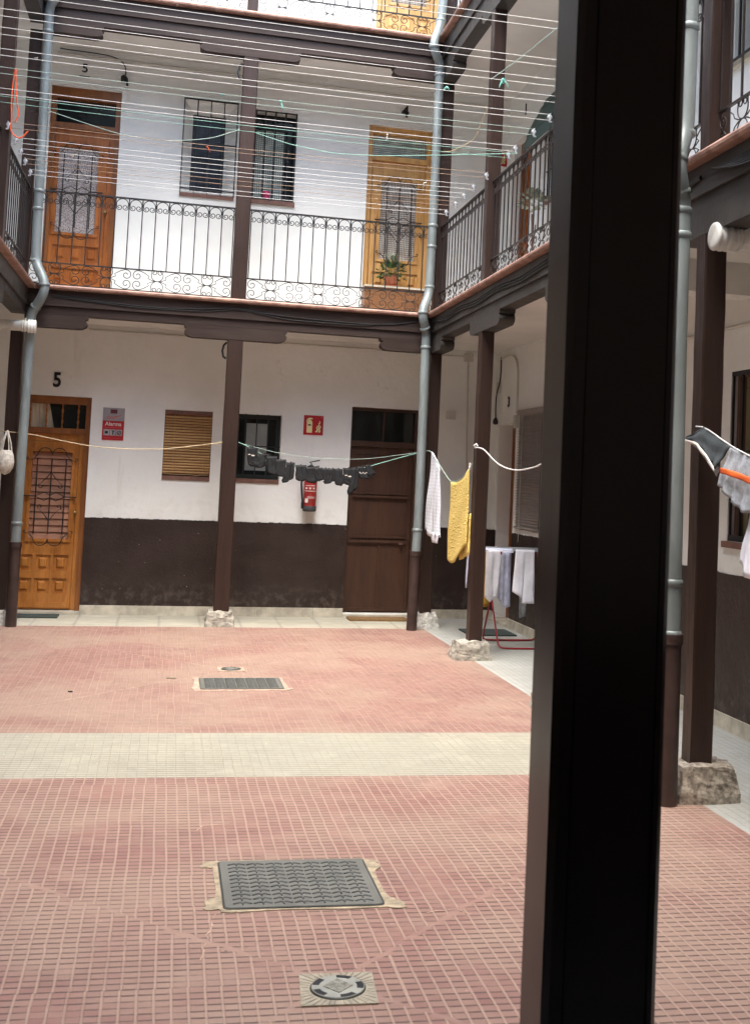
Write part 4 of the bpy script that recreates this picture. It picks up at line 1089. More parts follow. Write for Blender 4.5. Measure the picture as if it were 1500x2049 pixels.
# ---- clotheslines across the first floor
def pulley(m, x, y, z, s):
    # a white plastic clamp with wheel on the handrail
    m.lathe([(.012,-.010),(.032,-.010),(.024,-.002),(.024,.002),(.032,.010),(.012,.010)],(x,y,z),14,'y')
    m.box(x-.010,x+.010,y-.016,y+.016,z-.052,z+.036); m.box(x-.004+s*.0,x+.03*s if s>0 else x+.004,y-.012,y+.012,z-.062,z-.046) if s>0 else m.box(x-.03,x+.004,y-.012,y+.012,z-.062,z-.046)
    m.tube([(x,y,z+.034),(x+.014*s,y,z+.052)],.006,5)
ZL, ZR = 4.375, 4.385
xlp, xrp = XL+.035, XR-.025
specs = [(6.80,'rope_w'),(7.43,'rope_w'),(7.81,'rope_w'),(8.15,'rope_w'),(8.58,'rope_w'),(8.99,'rope_lg'),(9.51,'rope_w'),(9.72,'rope_g'),(10.455,'rope_b'),(10.93,'rope_w'),(11.305,'rope_w'),(11.67,'rope_b'),(12.09,'rope_w')]
ords = ['nearest','second','third','fourth','fifth','sixth','seventh','eighth','ninth','tenth','eleventh','twelfth','farthest']
cols = {'rope_w':'white','rope_lg':'pale green','rope_g':'green','rope_b':'brownish'}
for i,(y,mt) in enumerate(specs):
    t = thing('clothesline','%s looped clothesline strung across the courtyard, %s from the viewer'%(cols[mt],ords[i]),'clothesline',((xlp+xrp)/2,y,4.38),0,'clotheslines strung between the railings')
    cx = (xlp+xrp)/2; r = .0020
    for sg in (1,-1):
        sag = .008+.010*random.random(); n = 12
        if mt == 'rope_g': sag = .02
        P = [((xlp+(xrp-xlp)*j/n)-cx, 0, sg*.023 + ((ZL+(ZR-ZL)*j/n)-4.38) - sag*4*(j/n)*(1-j/n)) for j in range(n+1)]
        MB().tube(P, r, 5).build('line', M[mt], t)
    for x,z,s in ((xlp-cx,ZL-4.38,-1),(xrp-cx,ZR-4.38,1)):
        m = MB(); pulley(m, 0, 0, 0, s); m.v = [(a*.62,b*.62,c*.62) for a,b,c in m.v]; m.build('pulley', M['pulley'], t, (x,0,z))
# extra knots and ropes
def rag(label, x, y, z, s, mat, n=5, seed=0):
    rnd = random.Random(seed); m = MB()
    m.lathe([(.3*s,-.35*s),(.5*s,-.1*s),(.45*s,.25*s),(.2*s,.4*s)],(x,y,z),7)
    for k in range(n):
        P = [(x,y,z)]; dx = rnd.uniform(-1,1); dz = rnd.uniform(-1.6,.6)
        for j in range(3): P.append((x+dx*s*(j+1)*.8+rnd.uniform(-.3,.3)*s, y+rnd.uniform(-.3,.3)*s, z+dz*s*(j+1)*.7+rnd.uniform(-.2,.2)*s))
        m.tube(P,.2*s,5,rr=[.35*s,.25*s,.22*s,.1*s])
    return tag(m.build('rope_knot', mat), label, 'knot', 'knotted rags and rope ends')
rag('turquoise rag knotted on the clothesline in front of the first floor right post', 2.575,9.9,5.10,.028,M['knot'],5,3) if False else None
def at_line(x, y): return (x, y, 4.38)
rag('white knotted scrap on the clothesline over the honey coloured door', 1.575,9.51,4.38,.016,M['rope_w'],3,11)
rag('green and white scrap knotted right of the first floor centre post', .669,8.99,4.39,.018,M['knot'],3,12)
rag('pale green knot on the clothesline left of the first floor centre post', .24,8.99,4.39,.011,M['knot'],2,13)
rag('white knot on the clothesline near the left drainpipe', -1.016,8.58,4.36,.010,M['rope_w'],1,14)
rag('orange twist of cord on the clothesline in front of the left barred window', .176,10.455,4.37,.012,M['rope_o'],2,15)
rag('white curl of cord on the clothesline in front of the patterned glass door', -.98,11.3,4.38,.012,M['rope_c'],2,16)
rag('turquoise rag tied where a clothesline meets the right drainpipe', 1.756,8.15,4.37,.020,M['knot'],3,17)
rag('white bow of cord knotted on a clothesline left of the right drainpipe', 2.178,10.93,4.375,.014,M['rope_w'],3,23)
rag('small green knot on the green clothesline right of the drainpipe', 2.304,9.72,4.37,.012,M['rope_g'],3,24)
rag('turquoise rag hanging in front of the first floor post at the right', 2.075,7.81,4.36,.022,M['knot'],5,19)
cable('green_rope','green rope from the first floor centre post sagging over to the right railing',[(.70,12.61,5.144),(1.05,12.3,4.975),(1.45,11.8,4.796),(1.82,11.3,4.69),(2.22,10.6,4.56),(2.66,9.45,4.33)],.0038,M['rope_g'],'rope')
cable('green_rope','green and cream rope slung from the left drainpipe to the first floor centre post',[(-1.33,12.5,5.10),(-.95,12.58,5.03),(-.635,12.6,4.965),(-.185,12.6,4.95),(.25,12.6,5.03),(.53,12.62,5.165)],.0036,M['rope_lg'],'rope')
cable('loose_rope','cream rope drooping between the right corner post and the next first floor post',[(2.70,12.62,5.17),(2.779,12.5,5.15),(2.86,11.8,5.10),(2.80,11.0,5.25),(2.70,10.49,5.45)],.0045,M['rope_c'],'rope')
cable('loose_rope','pale rope climbing from the turquoise rag up to the foreground post',[(2.66,10.46,5.36),(2.67,9.4,5.18),(2.68,8.3,5.02)] if False else [(2.665,10.45,5.28),(2.67,9.6,5.17),(2.68,8.56,5.07),(2.68,8.2,5.035)],.005,M['rope_lg'],'rope')
cable('orange_cord','loop of bright orange cord hanging at the top left',[(-1.40,10.46,4.85),(-1.415,10.45,4.70),(-1.412,10.45,4.52),(-1.402,10.45,4.42),(-1.41,10.45,4.33),(-1.37,10.45,4.28),(-1.32,10.45,4.27),(-1.27,10.45,4.34)],.006,M['rope_o'],'rope')
cable('orange_cord','second strand of orange cord hanging at the top left',[(-1.395,10.44,4.85),(-1.385,10.44,4.70),(-1.37,10.44,4.56),(-1.345,10.44,4.47),(-1.375,10.44,4.40)],.006,M['rope_o'],'rope')

# ground floor lines
ysk = YP-.03
cable('wall_line','cream clothesline from the left edge to the centre post',[(-1.9,ysk,1.915),(-1.613,ysk,1.897),(-1.335,ysk,1.881),(-1.075,ysk,1.835),(-.764,ysk,1.785),(-.438,ysk,1.772),(-.05,ysk,1.788),(.30,ysk,1.845),(.528,ysk,1.885)],.0042,M['rope_c'],'clothesline')
rag('frayed cream knot where the clothesline meets the centre post', .50,ysk,1.882,.014,M['rope_c'],3,31)
cable('wall_line','thin green clothesline strand above the row of black socks',[(.69,ysk,1.89),(1.096,ysk,1.80),(1.45,ysk,1.765),(1.808,ysk,1.765),(2.1,ysk,1.79),(2.70,ysk,1.897)],.0028,M['rope_lg'],'clothesline')
sock_line = [(.69,ysk,1.895),(.791,ysk,1.855),(.953,ysk,1.772),(1.115,ysk,1.719),(1.307,ysk,1.673),(1.398,ysk,1.656),(1.539,ysk,1.646),(1.755,ysk,1.645),(1.866,ysk,1.66),(2.0,ysk,1.681),(2.17,ysk,1.742),(2.6,ysk,1.878),(2.70,ysk,1.90)]
cable('wall_line','green clothesline sagging under the row of black socks',sock_line,.0042,M['rope_g'],'clothesline')
def zline(x):
    for a,b in zip(sock_line, sock_line[1:]):
        if a[0] <= x <= b[0]: return a[2]+(b[2]-a[2])*(x-a[0])/(b[0]-a[0])
    return 1.7
def cloth(name, label, cat, top, bot, mat, nu=14, nv=16, amp=.01, fr=3., nrm=(0,1,0), group=None, parent=None, thick=.004, seed=0, jag=0., sidein=0.):
    rnd = random.Random(seed); ph = rnd.uniform(0,6)
    def pl(P, s):
        s *= len(P)-1; i = min(int(s), len(P)-2); return Vector(P[i]).lerp(Vector(P[i+1]), s-i)
    N = Vector(nrm); v = []; f = []
    jg = [rnd.uniform(-jag,jag) for _ in range(nu+1)]
    for j in range(nv+1):
        for i in range(nu+1):
            a, b = i/nu, j/nv
            p = pl(top,a).lerp(pl(bot,a), b)
            w = amp*(.25+.75*b)*(math.sin(fr*2*PI*a+ph+.8*b) + .45*math.sin(fr*4.3*PI*a+2*ph-1.3*b)) + amp*.35*math.sin(9*b+5*a+ph)
            p = p + N*w
            p.z += jg[i]*b
            v.append(p)
    for j in range(nv):
        for i in range(nu): f.append((j*(nu+1)+i,j*(nu+1)+i+1,(j+1)*(nu+1)+i+1,(j+1)*(nu+1)+i))
    o = MB().add(v,f,True).build(name, mat, parent)
    md = o.modifiers.new('thick','SOLIDIFY'); md.thickness = thick; md.offset = 0
    if label: tag(o, label, cat, group)
    return o
def sock_poly(m, x, z, w, h, lean, foot, y, seed):
    rnd = random.Random(seed); a = w*.5; sg = 1 if foot >= 0 else -1; f = abs(foot)+w*rnd.uniform(.2,.5)
    # leg, heel and toe hanging flat, folded once over the line
    P = [(-a*1.05,.006),(a*1.05,.010),(a*.9,-h*.45),(a*.95+f*.55,-h*.72),(a*.8+f,-h*.86),(a*.5+f*.8,-h*1.0),(a*.1,-h*.97),(-a*.75,-h*.88),(-a*.98,-h*.6),(-a*.85,-h*.3)]
    Q = []
    for k in range(len(P)):
        p, q = Vector(P[k]), Vector(P[(k+1)%len(P)])
        for t in (0,.5): c = p.lerp(q,t); Q.append((x+sg*(c.x)+lean*(-c.y/h)+rnd.uniform(-.0025,.0025), z+c.y+rnd.uniform(-.002,.002)))
    cx = sum(q[0] for q in Q)/len(Q); cz = sum(q[1] for q in Q)/len(Q); n = len(Q)
    inn = [(cx+(q[0]-cx)*.72, cz+(q[1]-cz)*.82) for q in Q]
    v = [(q[0],y,q[1]) for q in Q] + [(q[0],y-.010-rnd.uniform(0,.006),q[1]) for q in inn] + [(q[0],y+.010,q[1]) for q in inn]
    fc = [tuple(range(n,2*n)), tuple(reversed(range(2*n,3*n)))]
    for k in range(n):
        k2 = (k+1)%n; fc += [(k,k2,n+k2,n+k),(k2,k,2*n+k,2*n+k2)]
    m.add(v, fc, False)
kinds = [(.835,.075,.19,.01,.03),(.965,.07,.135,-.01,-.03),(1.035,.075,.18,.02,.02),(1.13,.075,.165,.0,.04),(1.235,.06,.20,-.015,-.02),(1.34,.075,.155,.0,.02),(1.45,.085,.155,.0,.03),(1.525,.06,.12,.01,.03),(1.60,.045,.125,.01,.0),(1.675,.06,.15,-.01,-.03),(1.735,.06,.165,.01,.02),(1.845,.085,.165,.0,.02),(1.915,.055,.27,-.02,-.01),(1.99,.08,.12,.02,.03),(2.05,.05,.10,.02,.02)]
wds = ['first','second','third','fourth','fifth','sixth','seventh','eighth','ninth','tenth','eleventh','twelfth','thirteenth','fourteenth','last']
for i,(x,w,h,le,fo) in enumerate(kinds):
    t = thing('black_sock','%s black sock from the left on the green clothesline'%wds[i],'sock',(x,ysk,zline(x)),0,'black socks and underwear on the line')
    m = MB(); z0 = .012
    sock_poly(m,-w*.28,z0,w*.95,h*1.05,le,fo,-.004,i); sock_poly(m,w*.3,z0,w*.9,h*.9,le+.01,fo*.6,.006,i+50)
    q = m.build('knit', M['blackmatte'], t)
    if i in (0,11,13):
        mm = MB()
        for (a,b,c,d) in ((-.045,-.02,-.062,-.054),(-.010,.022,-.074,-.062)): mm.box(a,b,-.046,-.042,c,d)
        if i == 13:
            mm = MB()
            for k in range(5): mm.box(-.04+.018*k,-.032+.018*k,-.046,-.042,-.05-.008*(k%2),-.038-.008*(k%2))
        mm.build('white_pattern', M['paper'], t)
    pm = MB().box(-.004,.004,-.012,.012,-.01,.03).build('clothes_peg', M['black'], t)

# shirt, towel on the right line
xx = XR-.03
rl = [(xx,12.62,1.90),(xx,12.3,1.89),(xx,11.77,1.71),(xx,11.35,1.575),(xx,11.0,1.59),(xx,10.7,1.66),(xx,10.5,1.75)]
cable('wall_line','green clothesline between the right posts carrying the shirt and towel',rl,.004,M['rope_lg'],'clothesline')
t = thing('hanging_shirt','pale blue striped shirt hanging beside the right corner post','shirt',(xx,12.0,1.9))
def rel(P): return [(a-xx,b-12.0,c-1.9) for a,b,c in P]
cloth('shirt_body',None,None,rel([(xx,12.22,1.885),(xx,12.05,1.81),(xx,11.84,1.73)]),rel([(xx,12.45,1.07),(xx,12.2,1.01),(xx,11.98,.975)]),M['shirt'],12,24,.014,2.,(1,0,0),None,t)
cloth('shirt_sleeve',None,None,rel([(xx-.02,11.88,1.76),(xx-.02,11.75,1.70)]),rel([(xx-.02,11.98,1.02),(xx-.02,11.62,1.02)]),M['shirt'],8,24,.014,1.5,(1,0,0),None,t)
cloth('shirt_cuff',None,None,rel([(xx-.028,11.96,1.06),(xx-.028,11.63,1.06)]),rel([(xx-.028,11.93,.955),(xx-.028,11.66,.96)]),M['white'],6,4,.008,1.,(1,0,0),None,t)
t = thing('yellow_towel','yellow mottled towel hanging from the line against the second right post','towel',(xx,11.0,1.6))
def rel2(P): return [(a-xx,b-11.0,c-1.6) for a,b,c in P]
cloth('towel_cloth',None,None,rel2([(xx,11.30,1.575),(xx,11.1,1.575),(xx,10.9,1.605),(xx,10.72,1.66),(xx,10.60,1.72)]),rel2([(xx,11.34,.83),(xx,11.22,.80),(xx,10.98,.84),(xx,10.80,.93),(xx,10.63,1.02)]),M['towel'],18,26,.010,1.2,(1,0,0),None,t,.008)
cloth('towel_fold',None,None,rel2([(xx+.03,10.95,1.20),(xx+.03,10.60,1.30)]),rel2([(xx+.03,10.98,.85),(xx+.03,10.60,.92)]),M['towel'],8,8,.010,1.2,(1,0,0),None,t,.008)
MB().box(-.008,.008,-.405,-.385,.09,.16).build('clothes_peg', M['paper'], t)
cloth('white_strip','thin white cloth end hanging below the yellow towel','cloth',[(xx+.03,10.68,.93),(xx+.03,10.62,.93)],[(xx+.03,10.70,.62),(xx+.03,10.65,.62)],M['whiteblue'],3,6,.003,1,(1,0,0))
cable('white_rope','sagging white rope tied to the second right post with a small hook',[(XR-.02,10.47,1.90),(XR-.02,10.21,1.885),(XR-.01,10.09,1.85),(XR,9.83,1.762),(XR,9.5,1.711),(XR,9.14,1.691),(XR,8.65,1.72),(XR,8.25,1.80)],.0062,M['rope_w'],'rope',6,2,
      lambda m: m.tube([(XR-.02,10.46,1.89),(XR-.035,10.45,1.915),(XR-.02,10.44,1.93),(XR-.005,10.44,1.91)],.009,6))
# underwear at the near right post
xu = XR-.03
cable('wall_line','clothesline running from the near right post towards the viewer',[(xu,5.77,1.93),(xu,5.66,1.922),(xu,5.35,1.815),(xu,5.0,1.73),(xu,4.4,1.68),(xu,3.8,1.74)],.004,M['rope_w'],'clothesline')
t = thing('boxer_shorts','charcoal boxer shorts with a white waistband hanging by the near right post','boxer shorts',(xu,5.6,1.9))
def rel3(P): return [(a-xu,b-5.6,c-1.9) for a,b,c in P]
cloth('fabric',None,None,rel3([(xu-.02,5.84,1.875),(xu,5.67,1.925),(xu,5.5,1.868),(xu,5.36,1.815)]),rel3([(xu-.035,5.84,1.86),(xu-.035,5.66,1.83),(xu-.035,5.52,1.745),(xu-.035,5.44,1.705)]),M['charcoal'],18,12,.010,3.,(1,0,0),None,t)
cloth('waistband',None,None,rel3([(xu-.045,5.85,1.868),(xu-.045,5.66,1.842),(xu-.045,5.54,1.775),(xu-.045,5.45,1.715)]),rel3([(xu-.047,5.85,1.852),(xu-.047,5.66,1.826),(xu-.047,5.55,1.758),(xu-.047,5.44,1.692)]),M['paper'],14,2,.003,2.,(1,0,0),None,t)
cloth('back_panel',None,None,rel3([(xu-.01,5.83,1.85),(xu-.01,5.66,1.83),(xu-.01,5.45,1.71)]),rel3([(xu,5.76,1.82),(xu,5.6,1.74),(xu,5.50,1.67)]),M['greycloth'],10,4,.006,2.,(1,0,0),None,t)
t = thing('boxer_shorts','grey boxer shorts with an orange waistband at the right edge','boxer shorts',(xu,5.2,1.8))
def rel4(P): return [(a-xu,b-5.2,c-1.8) for a,b,c in P]
cloth('fabric',None,None,rel4([(xu,5.355,1.812),(xu,5.2,1.782),(xu,5.0,1.735)]),rel4([(xu-.03,5.44,1.625),(xu-.03,5.30,1.56),(xu-.03,5.16,1.50),(xu-.03,4.98,1.50)]),M['greycloth'],20,14,.010,4.,(1,0,0),None,t)
cloth('waistband',None,None,rel4([(xu-.048,5.37,1.712),(xu-.048,5.2,1.692),(xu-.048,5.0,1.655)]),rel4([(xu-.05,5.365,1.685),(xu-.05,5.2,1.662),(xu-.05,5.0,1.625)]),M['orange'],12,3,.004,2.,(1,0,0),None,t)
cloth('white_garment','white garment end hanging at the right edge below the grey shorts','cloth',[(xu,5.13,1.50),(xu,4.98,1.45)],[(xu-.02,5.20,1.265),(xu-.02,5.13,1.20),(xu-.02,4.98,1.18)],M['white'],8,10,.008,2.,(1,0,0))
# net bag at the left
t = thing('net_bag','off white knitted bag hanging from the clothesline by the left drainpipe','bag',(-1.53,12.50,1.9))
m = MB(); m.lathe([(.004,-.43),(.045,-.41),(.075,-.36),(.082,-.30),(.074,-.24),(.058,-.20),(.048,-.19)],(0,0,0),16); m.build('bag_body', M['bag'], t)
m = MB()
for s in (-1,1):
    m.tube([(s*.052,0,-.20),(s*.04,.0,-.12),(s*.012,.0,-.02),(0,.03,.0)],.007,6); m.tube([(s*.03,-.035,-.20),(s*.02,-.02,-.10),(.0,.0,-.0)],.006,6)
m.build('bag_handles', M['bag'], t)

# ---- drying rack and laundry on it
t = thing('drying_rack','folding clothes rack with red crossed legs in the right gallery','drying rack',(3.12,11.4,0))
m = MB()
m.tube(smooth_path([(0,-.32,.93),(0,.02,.42),(0,.24,.06),(.02,.27,.02),(.08,.28,.012),(.50,.28,.012),(.54,.27,.02),(.56,.24,.06),(.56,-.32,.93)]),.010,8)
m.tube(smooth_path([(.012,.30,.93),(.012,-.02,.42),(.012,-.27,.06),(.03,-.30,.02),(.09,-.31,.012),(.49,-.31,.012),(.53,-.30,.02),(.548,-.27,.06),(.548,.30,.93)]),.009,8)
m.build('red_legs', M['redpaint'], t)
m = MB()
for k in range(7): y = -.30+.1*k; m.tube([(-.14,y,.94),(.57,y,.94)],.0035,5)
m.tube([(-.14,-.31,.94),(-.14,.31,.94)],.005,6); m.tube([(.57,-.31,.94),(.57,.31,.94)],.005,6)
m.build('wire_top', M['pulley'], t)
cloth('hanging_laundry','white cloth with a pointed hem at the left of the drying rack','laundry',[(2.975,11.09,.953),(3.135,11.09,.945)],[(2.97,11.07,.50),(3.02,11.07,.45),(3.08,11.07,.50),(3.10,11.07,.50)],M['white'],12,16,.009,2.,(0,1,0),'laundry on the drying rack',seed=1)
cloth('hanging_laundry','blue white cloth folded over the top left of the drying rack','laundry',[(2.975,11.20,.957),(3.26,11.20,.957)],[(2.975,11.14,.925),(3.26,11.14,.92)],M['whiteblue'],12,4,.004,2.,(0,1,0),'laundry on the drying rack',seed=2)
cloth('hanging_laundry','striped bluish cloth hanging behind the red leg of the drying rack','laundry',[(3.12,11.28,.93),(3.27,11.28,.93)],[(3.14,11.26,.48),(3.18,11.26,.44),(3.22,11.26,.38),(3.28,11.26,.39)],M['whiteblue'],12,16,.010,3.,(0,1,0),'laundry on the drying rack',seed=3)
cloth('hanging_laundry','bright white shirt at the right of the drying rack with a stepped hem','laundry',[(3.265,11.08,.957),(3.45,11.08,.957)],[(3.235,11.05,.555),(3.33,11.05,.50),(3.335,11.05,.445),(3.455,11.05,.445)],M['white'],14,18,.008,1.6,(0,1,0),'laundry on the drying rack',seed=4)
cloth('hanging_laundry','grey cloth end hanging lowest at the right of the drying rack','laundry',[(3.36,11.25,.90),(3.46,11.25,.90)],[(3.36,11.22,.285),(3.43,11.22,.305)],M['greycloth'],6,12,.006,1.5,(0,1,0),'laundry on the drying rack',seed=5)
cloth('hanging_laundry','mustard cloth seen low at the left behind the white laundry','laundry',[(3.0,11.6,.93),(3.16,11.6,.93)],[(3.0,11.58,.33),(3.16,11.58,.36)],M['mustard'],8,12,.009,2.5,(0,1,0),'laundry on the drying rack',seed=6)
cloth('hanging_laundry','small dark blue garment between the white pieces on the drying rack','laundry',[(3.24,11.42,.92),(3.32,11.42,.92)],[(3.25,11.40,.50),(3.31,11.40,.55)],M['whiteblue'],6,10,.006,2.,(0,1,0),'laundry on the drying rack',seed=7)

# ---- potted plant on the step
t = thing('potted_plant','leafy green plant in a terracotta pot on the step of the honey coloured door','potted plant',(2.345,YW-.135,F1+.386))
MB().lathe([(.055,.0),(.060,.004),(.074,.10),(.082,.102),(.084,.13),(.076,.13),(.070,.10)],n=24).build('terracotta_pot', M['clay'], t)
MB().lathe([(.075,-.0),(.085,.012),(.080,.012)],n=20).build('saucer', M['clay'], t)
def leaves(m, n, c, rx, ry, rz, s, seed, droop=.4):
    rnd = random.Random(seed)
    for k in range(n):
        u = rnd.uniform(0,2*PI); el = rnd.uniform(-.5,1.3)
        rad = rnd.uniform(.45,1.)
        p = Vector((c[0]+rx*rad*math.cos(u)*math.cos(el), c[1]+ry*rad*math.sin(u)*math.cos(el), c[2]+rz*rad*math.sin(el)))
        d = (p-Vector(c)).normalized(); d.z -= droop*rnd.random(); d.normalize()
        sd = d.cross(Vector((rnd.uniform(-.4,.4),rnd.uniform(-.4,.4),1))).normalized()
        l = s*rnd.uniform(.7,1.4); w = l*rnd.uniform(.22,.38); nn = sd.cross(d)*l*.12
        m.add([p, p+d*l*.35+sd*w-nn, p+d*l*.75+sd*w*.7, p+d*l, p+d*l*.75-sd*w*.7, p+d*l*.35-sd*w-nn, p+d*l*.45],
              [(0,1,6),(1,2,6),(2,3,6),(3,4,6),(4,5,6),(5,0,6)])
m = MB(); leaves(m,190,(0,0,.17),.165,.13,.13,.05,5); m.build('foliage', M['leaf'], t)
m = MB(); leaves(m,26,(0,0,.27),.07,.06,.11,.06,8,.1); m.build('pale_foliage', M['leafw'], t)
m = MB()
rnd = random.Random(2)
for k in range(12):
    a = rnd.uniform(0,6.28); m.tube([(0,0,.10),(.04*math.cos(a),.04*math.sin(a),.18),(.12*math.cos(a),.1*math.sin(a),.2+rnd.uniform(0,.12))],.003,4)
m.build('stems', M['leaf'], t)
# plant on the right first floor rail
t = thing('potted_plant','dusty green plant against the window of the right first floor gallery','potted plant',(3.5,11.75,F1))
MB().lathe([(.08,0),(.11,.22),(.12,.24),(.10,.24)],n=20).build('planter', M['clay'], t)
m = MB(); leaves(m,90,(0,0,1.12),.12,.16,.13,.07,12); m.build('foliage', M['leafw'], t)
m = MB(); m.tube([(0,0,.2),(.01,0,.6),(0,.02,1.0)],.012,6); m.tube([(0,0,.5),(.05,.05,.9)],.008,5); m.build('stem', M['sill'], t)

# ---- floor things
t = thing('doormat','dark grey green doormat before the ground floor orange door','doormat',(-1.25,13.36,0))
MB().bbox(-.215,.23,-.15,.13,.001,.014,.01).build('mat_pile', M['matdark'], t)
t = thing('doormat','brown coir doormat before the dark brown door','doormat',(2.35,13.36,0))
MB().bbox(-.33,.33,-.14,.13,.001,.022,.015).build('mat_pile', M['matbrown'], t)
t = thing('doormat','black doormat at the recessed door in the right gallery','doormat',(3.36,12.3,0))
MB().bbox(-.27,.24,-.25,.25,.001,.014,.012).build('mat_pile', M['matdark'], t)

def manhole(label, x0, x1, y0, y1, skew, mort, ribs=True, mm='mortar'):
    cx, cy = (x0+x1)/2, (y0+y1)/2; W, D = (x1-x0)/2, (y1-y0)/2
    t = thing('manhole_cover', label, 'manhole cover', (cx,cy,0))
    sk = lambda x,y: (x, y - skew*x)
    def rr(w,d,r):
        P = []
        for (sx,sy,a0) in ((1,1,0),(-1,1,90),(-1,-1,180),(1,-1,270)):
            for k in range(4):
                a = R(a0+30*k); P.append(sk(sx*(w-r)+r*math.cos(a), sy*(d-r)+r*math.sin(a)))
        return P
    MB().flat([(a-cx,b-cy) for a,b in mort],.001,.004).build('mortar_bed', M[mm], t)
    MB().flat(rr(W,D,.025),.0044,.0066).build('frame_rim', M['iron_rib'], t)
    MB().flat(rr(W-.008,D-.008,.02),.0068,.0082).build('cover_plate', M['iron_cover'], t)
    m = MB(); nx = 7 if ribs else 6; ny = 11
    for j in range(ny):
        for i in range(nx):
            px = -W+.035+(2*W-.07)*(i+.5)/nx; py = -D+.03+(2*D-.06)*(j+.5)/ny
            s = (2*W-.07)/nx*.45; dz = .009
            P = [(px-s,py-dz),(px-s*.3,py+dz*.6),(px,py-dz*.2),(px+s*.3,py+dz*.6),(px+s,py-dz)]
            m.tube([(*sk(a,b),.0082) for a,b in P], .0042, 4)
            m.tube([(*sk(px,py),.0082),(*sk(px,py-.020),.0082)],.0036,4)
    m.build('raised_ribs', M['iron_rib'], t)
    return t
def jitter_poly(P, n=5, a=.008, seed=1):
    rnd = random.Random(seed); Q = []
    for i in range(len(P)):
        p, q = Vector(P[i]), Vector(P[(i+1)%len(P)])
        for k in range(n): Q.append(tuple(p.lerp(q,k/n)+Vector((rnd.uniform(-a,a),rnd.uniform(-a,a)))))
    return Q
manhole('large grey cast iron manhole cover with wavy ribs in the near paving', .283,.875,4.52,5.07,.065,
        jitter_poly([(.225,5.10),(.22,5.03),(.262,5.02),(.262,4.68),(.222,4.64),(.215,4.55),(.268,4.545),(.272,4.515),(.34,4.517),(.88,4.485),(.945,4.47),(.95,4.54),(.898,4.60),(.893,4.88),(.935,4.96),(.93,5.03),(.89,5.05),(.87,5.062),(.29,5.105)],4,.007,3))
manhole('far dark rectangular manhole cover in the red paving', .315,.925,9.03,9.52,0.,
        jitter_poly([(.27,9.55),(.285,9.40),(.26,9.08),(.27,8.98),(.95,8.99),(.99,9.05),(.955,9.12),(.95,9.55)],4,.008,6), True, 'seam')
def drain(label, x, y, s, rot, rim=True, sur='drainstone'):
    t = thing('floor_drain', label, 'drain', (x,y,0), rot)
    h = s/2
    MB().box(-h,h,-h,h,.0005,.006).build('stone_surround', M[sur], t)
    m = MB(); rnd = random.Random(1)
    for q in range(4):
        # rows of radiating ribs filling the four corners
        for k in range(9):
            a = R(90*q + 8 + k*9.25); r0 = s*.395
            r1 = min(h/max(abs(math.cos(a)),1e-3), h/max(abs(math.sin(a)),1e-3))*.97
            m.tube([(r0*math.cos(a),r0*math.sin(a),.006),(r1*math.cos(a),r1*math.sin(a),.006)],.0026,4)
    m.build('radial_ribs', M[sur], t)
    MB().lathe([(s*.375,.0062),(s*.375,.009),(s*.36,.0105)],n=40).build('grate_rim', M['iron_rib'], t)
    MB().lathe([(s*.355,.0107),(s*.355,.012),(s*.345,.0125)],n=40).build('grate_ring', M['drainring' if rim else 'iron_cover'], t)
    d = s*.20
    MB().flat([(d,0),(0,d*1.1),(-d,0),(0,-d*1.1)],.0127,.0145).build('centre_diamond', M['darkstone'], t)
    for a0 in (72,150,215,292,2):
        m = MB(); P = []
        for k in range(9): a = R(a0-19+38*k/8); P.append((s*.346*math.cos(a), s*.346*math.sin(a)))
        for k in range(9): a = R(a0+19-38*k/8); P.append((s*.255*math.cos(a), s*.268*math.sin(a)))
        m.flat(P,.0127,.0134).build('drain_slot', M['black'], t)  # flat black plates; the shade inside the slots is put into the colour
drain('square stone drain with a round slotted grate and diamond centre in the foreground', .600,3.805,.232,-.075)
drain('far small round drain grate behind the dark manhole cover', .58,9.93,.21,0.,False,'oldstone')

def bits(label, x, y, w, d, rot, mat, name='paper_scrap', h=.006):
    o = MB().flat([(-w,-d),(w*.9,-d*1.1),(w,d*.8),(-w*.95,d)],.003,.003+h).build(name, mat, None, (x,y,0), rot)
    return tag(o, label, 'scrap', 'litter on the paving')
bits('thin cream chip lying left of the far manhole cover', .115,9.53,.038,.012,.1,M['mortar'])
bits('small dark crumb on the red paving left of the far manhole cover', -.574,8.97,.013,.012,.5,M['black'],'litter_crumb')
bits('tiny pale crumb on the near red paving at the left', -.62,4.97,.008,.008,.5,M['paper'],'litter_crumb',.003)

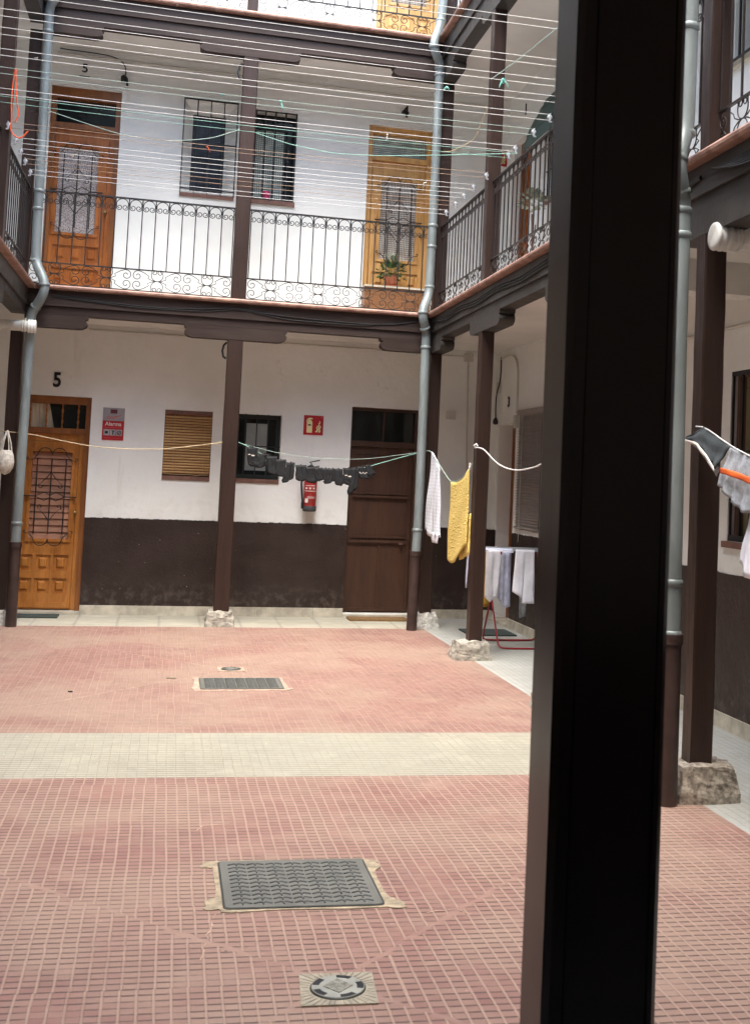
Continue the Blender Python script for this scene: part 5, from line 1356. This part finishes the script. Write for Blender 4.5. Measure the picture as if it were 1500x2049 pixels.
# ---------------------------------------------------------------- camera
cam = bpy.data.cameras.new('camera'); co = bpy.data.objects.new('camera', cam); C.objects.link(co)
fw = Vector((0.25554243, 0.96488238, 0.06082818)); rt = Vector((0.96522437,-0.2582092,0.04086469)); up = Vector((-0.05513601,-0.04827018,0.99731139))
mw = Matrix.Identity(4)
for i in range(3):
    mw[i][0] = rt[i]; mw[i][1] = up[i]; mw[i][2] = -fw[i]
mw[2][3] = 1.6
co.matrix_world = mw
cam.sensor_fit = 'VERTICAL'; cam.sensor_height = 24; cam.sensor_width = 36
cam.lens = 2394.7*24/2049
cam.shift_x = -(976.82-750)/2049; cam.shift_y = -(1024.5-816.6)/2049
cam.clip_start = .05; cam.clip_end = 400
cam.dof.use_dof = True; cam.dof.focus_distance = 11.0; cam.dof.aperture_fstop = 8
S.camera = co

# ---------------------------------------------------------------- light
w = bpy.data.worlds.new('World'); S.world = w; w.use_nodes = True
nt = w.node_tree; nt.nodes.clear()
bg = nt.nodes.new('ShaderNodeBackground'); sk = nt.nodes.new('ShaderNodeTexSky'); wo = nt.nodes.new('ShaderNodeOutputWorld')
EL, AZ = 73, 200
sk.sky_type = 'NISHITA'; sk.sun_disc = False; sk.sun_elevation = R(EL); sk.sun_rotation = R(AZ)
sk.air_density = 1.2; sk.dust_density = 3.2; sk.ozone_density = .6
nt.links.new(sk.outputs[0], bg.inputs[0]); bg.inputs[1].default_value = .15
nt.links.new(bg.outputs[0], wo.inputs[0])
sd = bpy.data.lights.new('sun','SUN'); so = bpy.data.objects.new('sun', sd); C.objects.link(so)
sd.energy = 1.5; sd.angle = R(55); sd.color = (1,.965,.91)
d = Vector((math.sin(R(AZ))*math.cos(R(EL)), math.cos(R(AZ))*math.cos(R(EL)), math.sin(R(EL))))
so.rotation_euler = d.to_track_quat('Z','Y').to_euler()
S.view_settings.view_transform = 'Standard'; S.view_settings.look = 'None'
S.view_settings.exposure = 2.8; S.view_settings.gamma = 1; S.view_settings.use_curve_mapping = False
S.cycles.max_bounces = 10; S.cycles.diffuse_bounces = 6
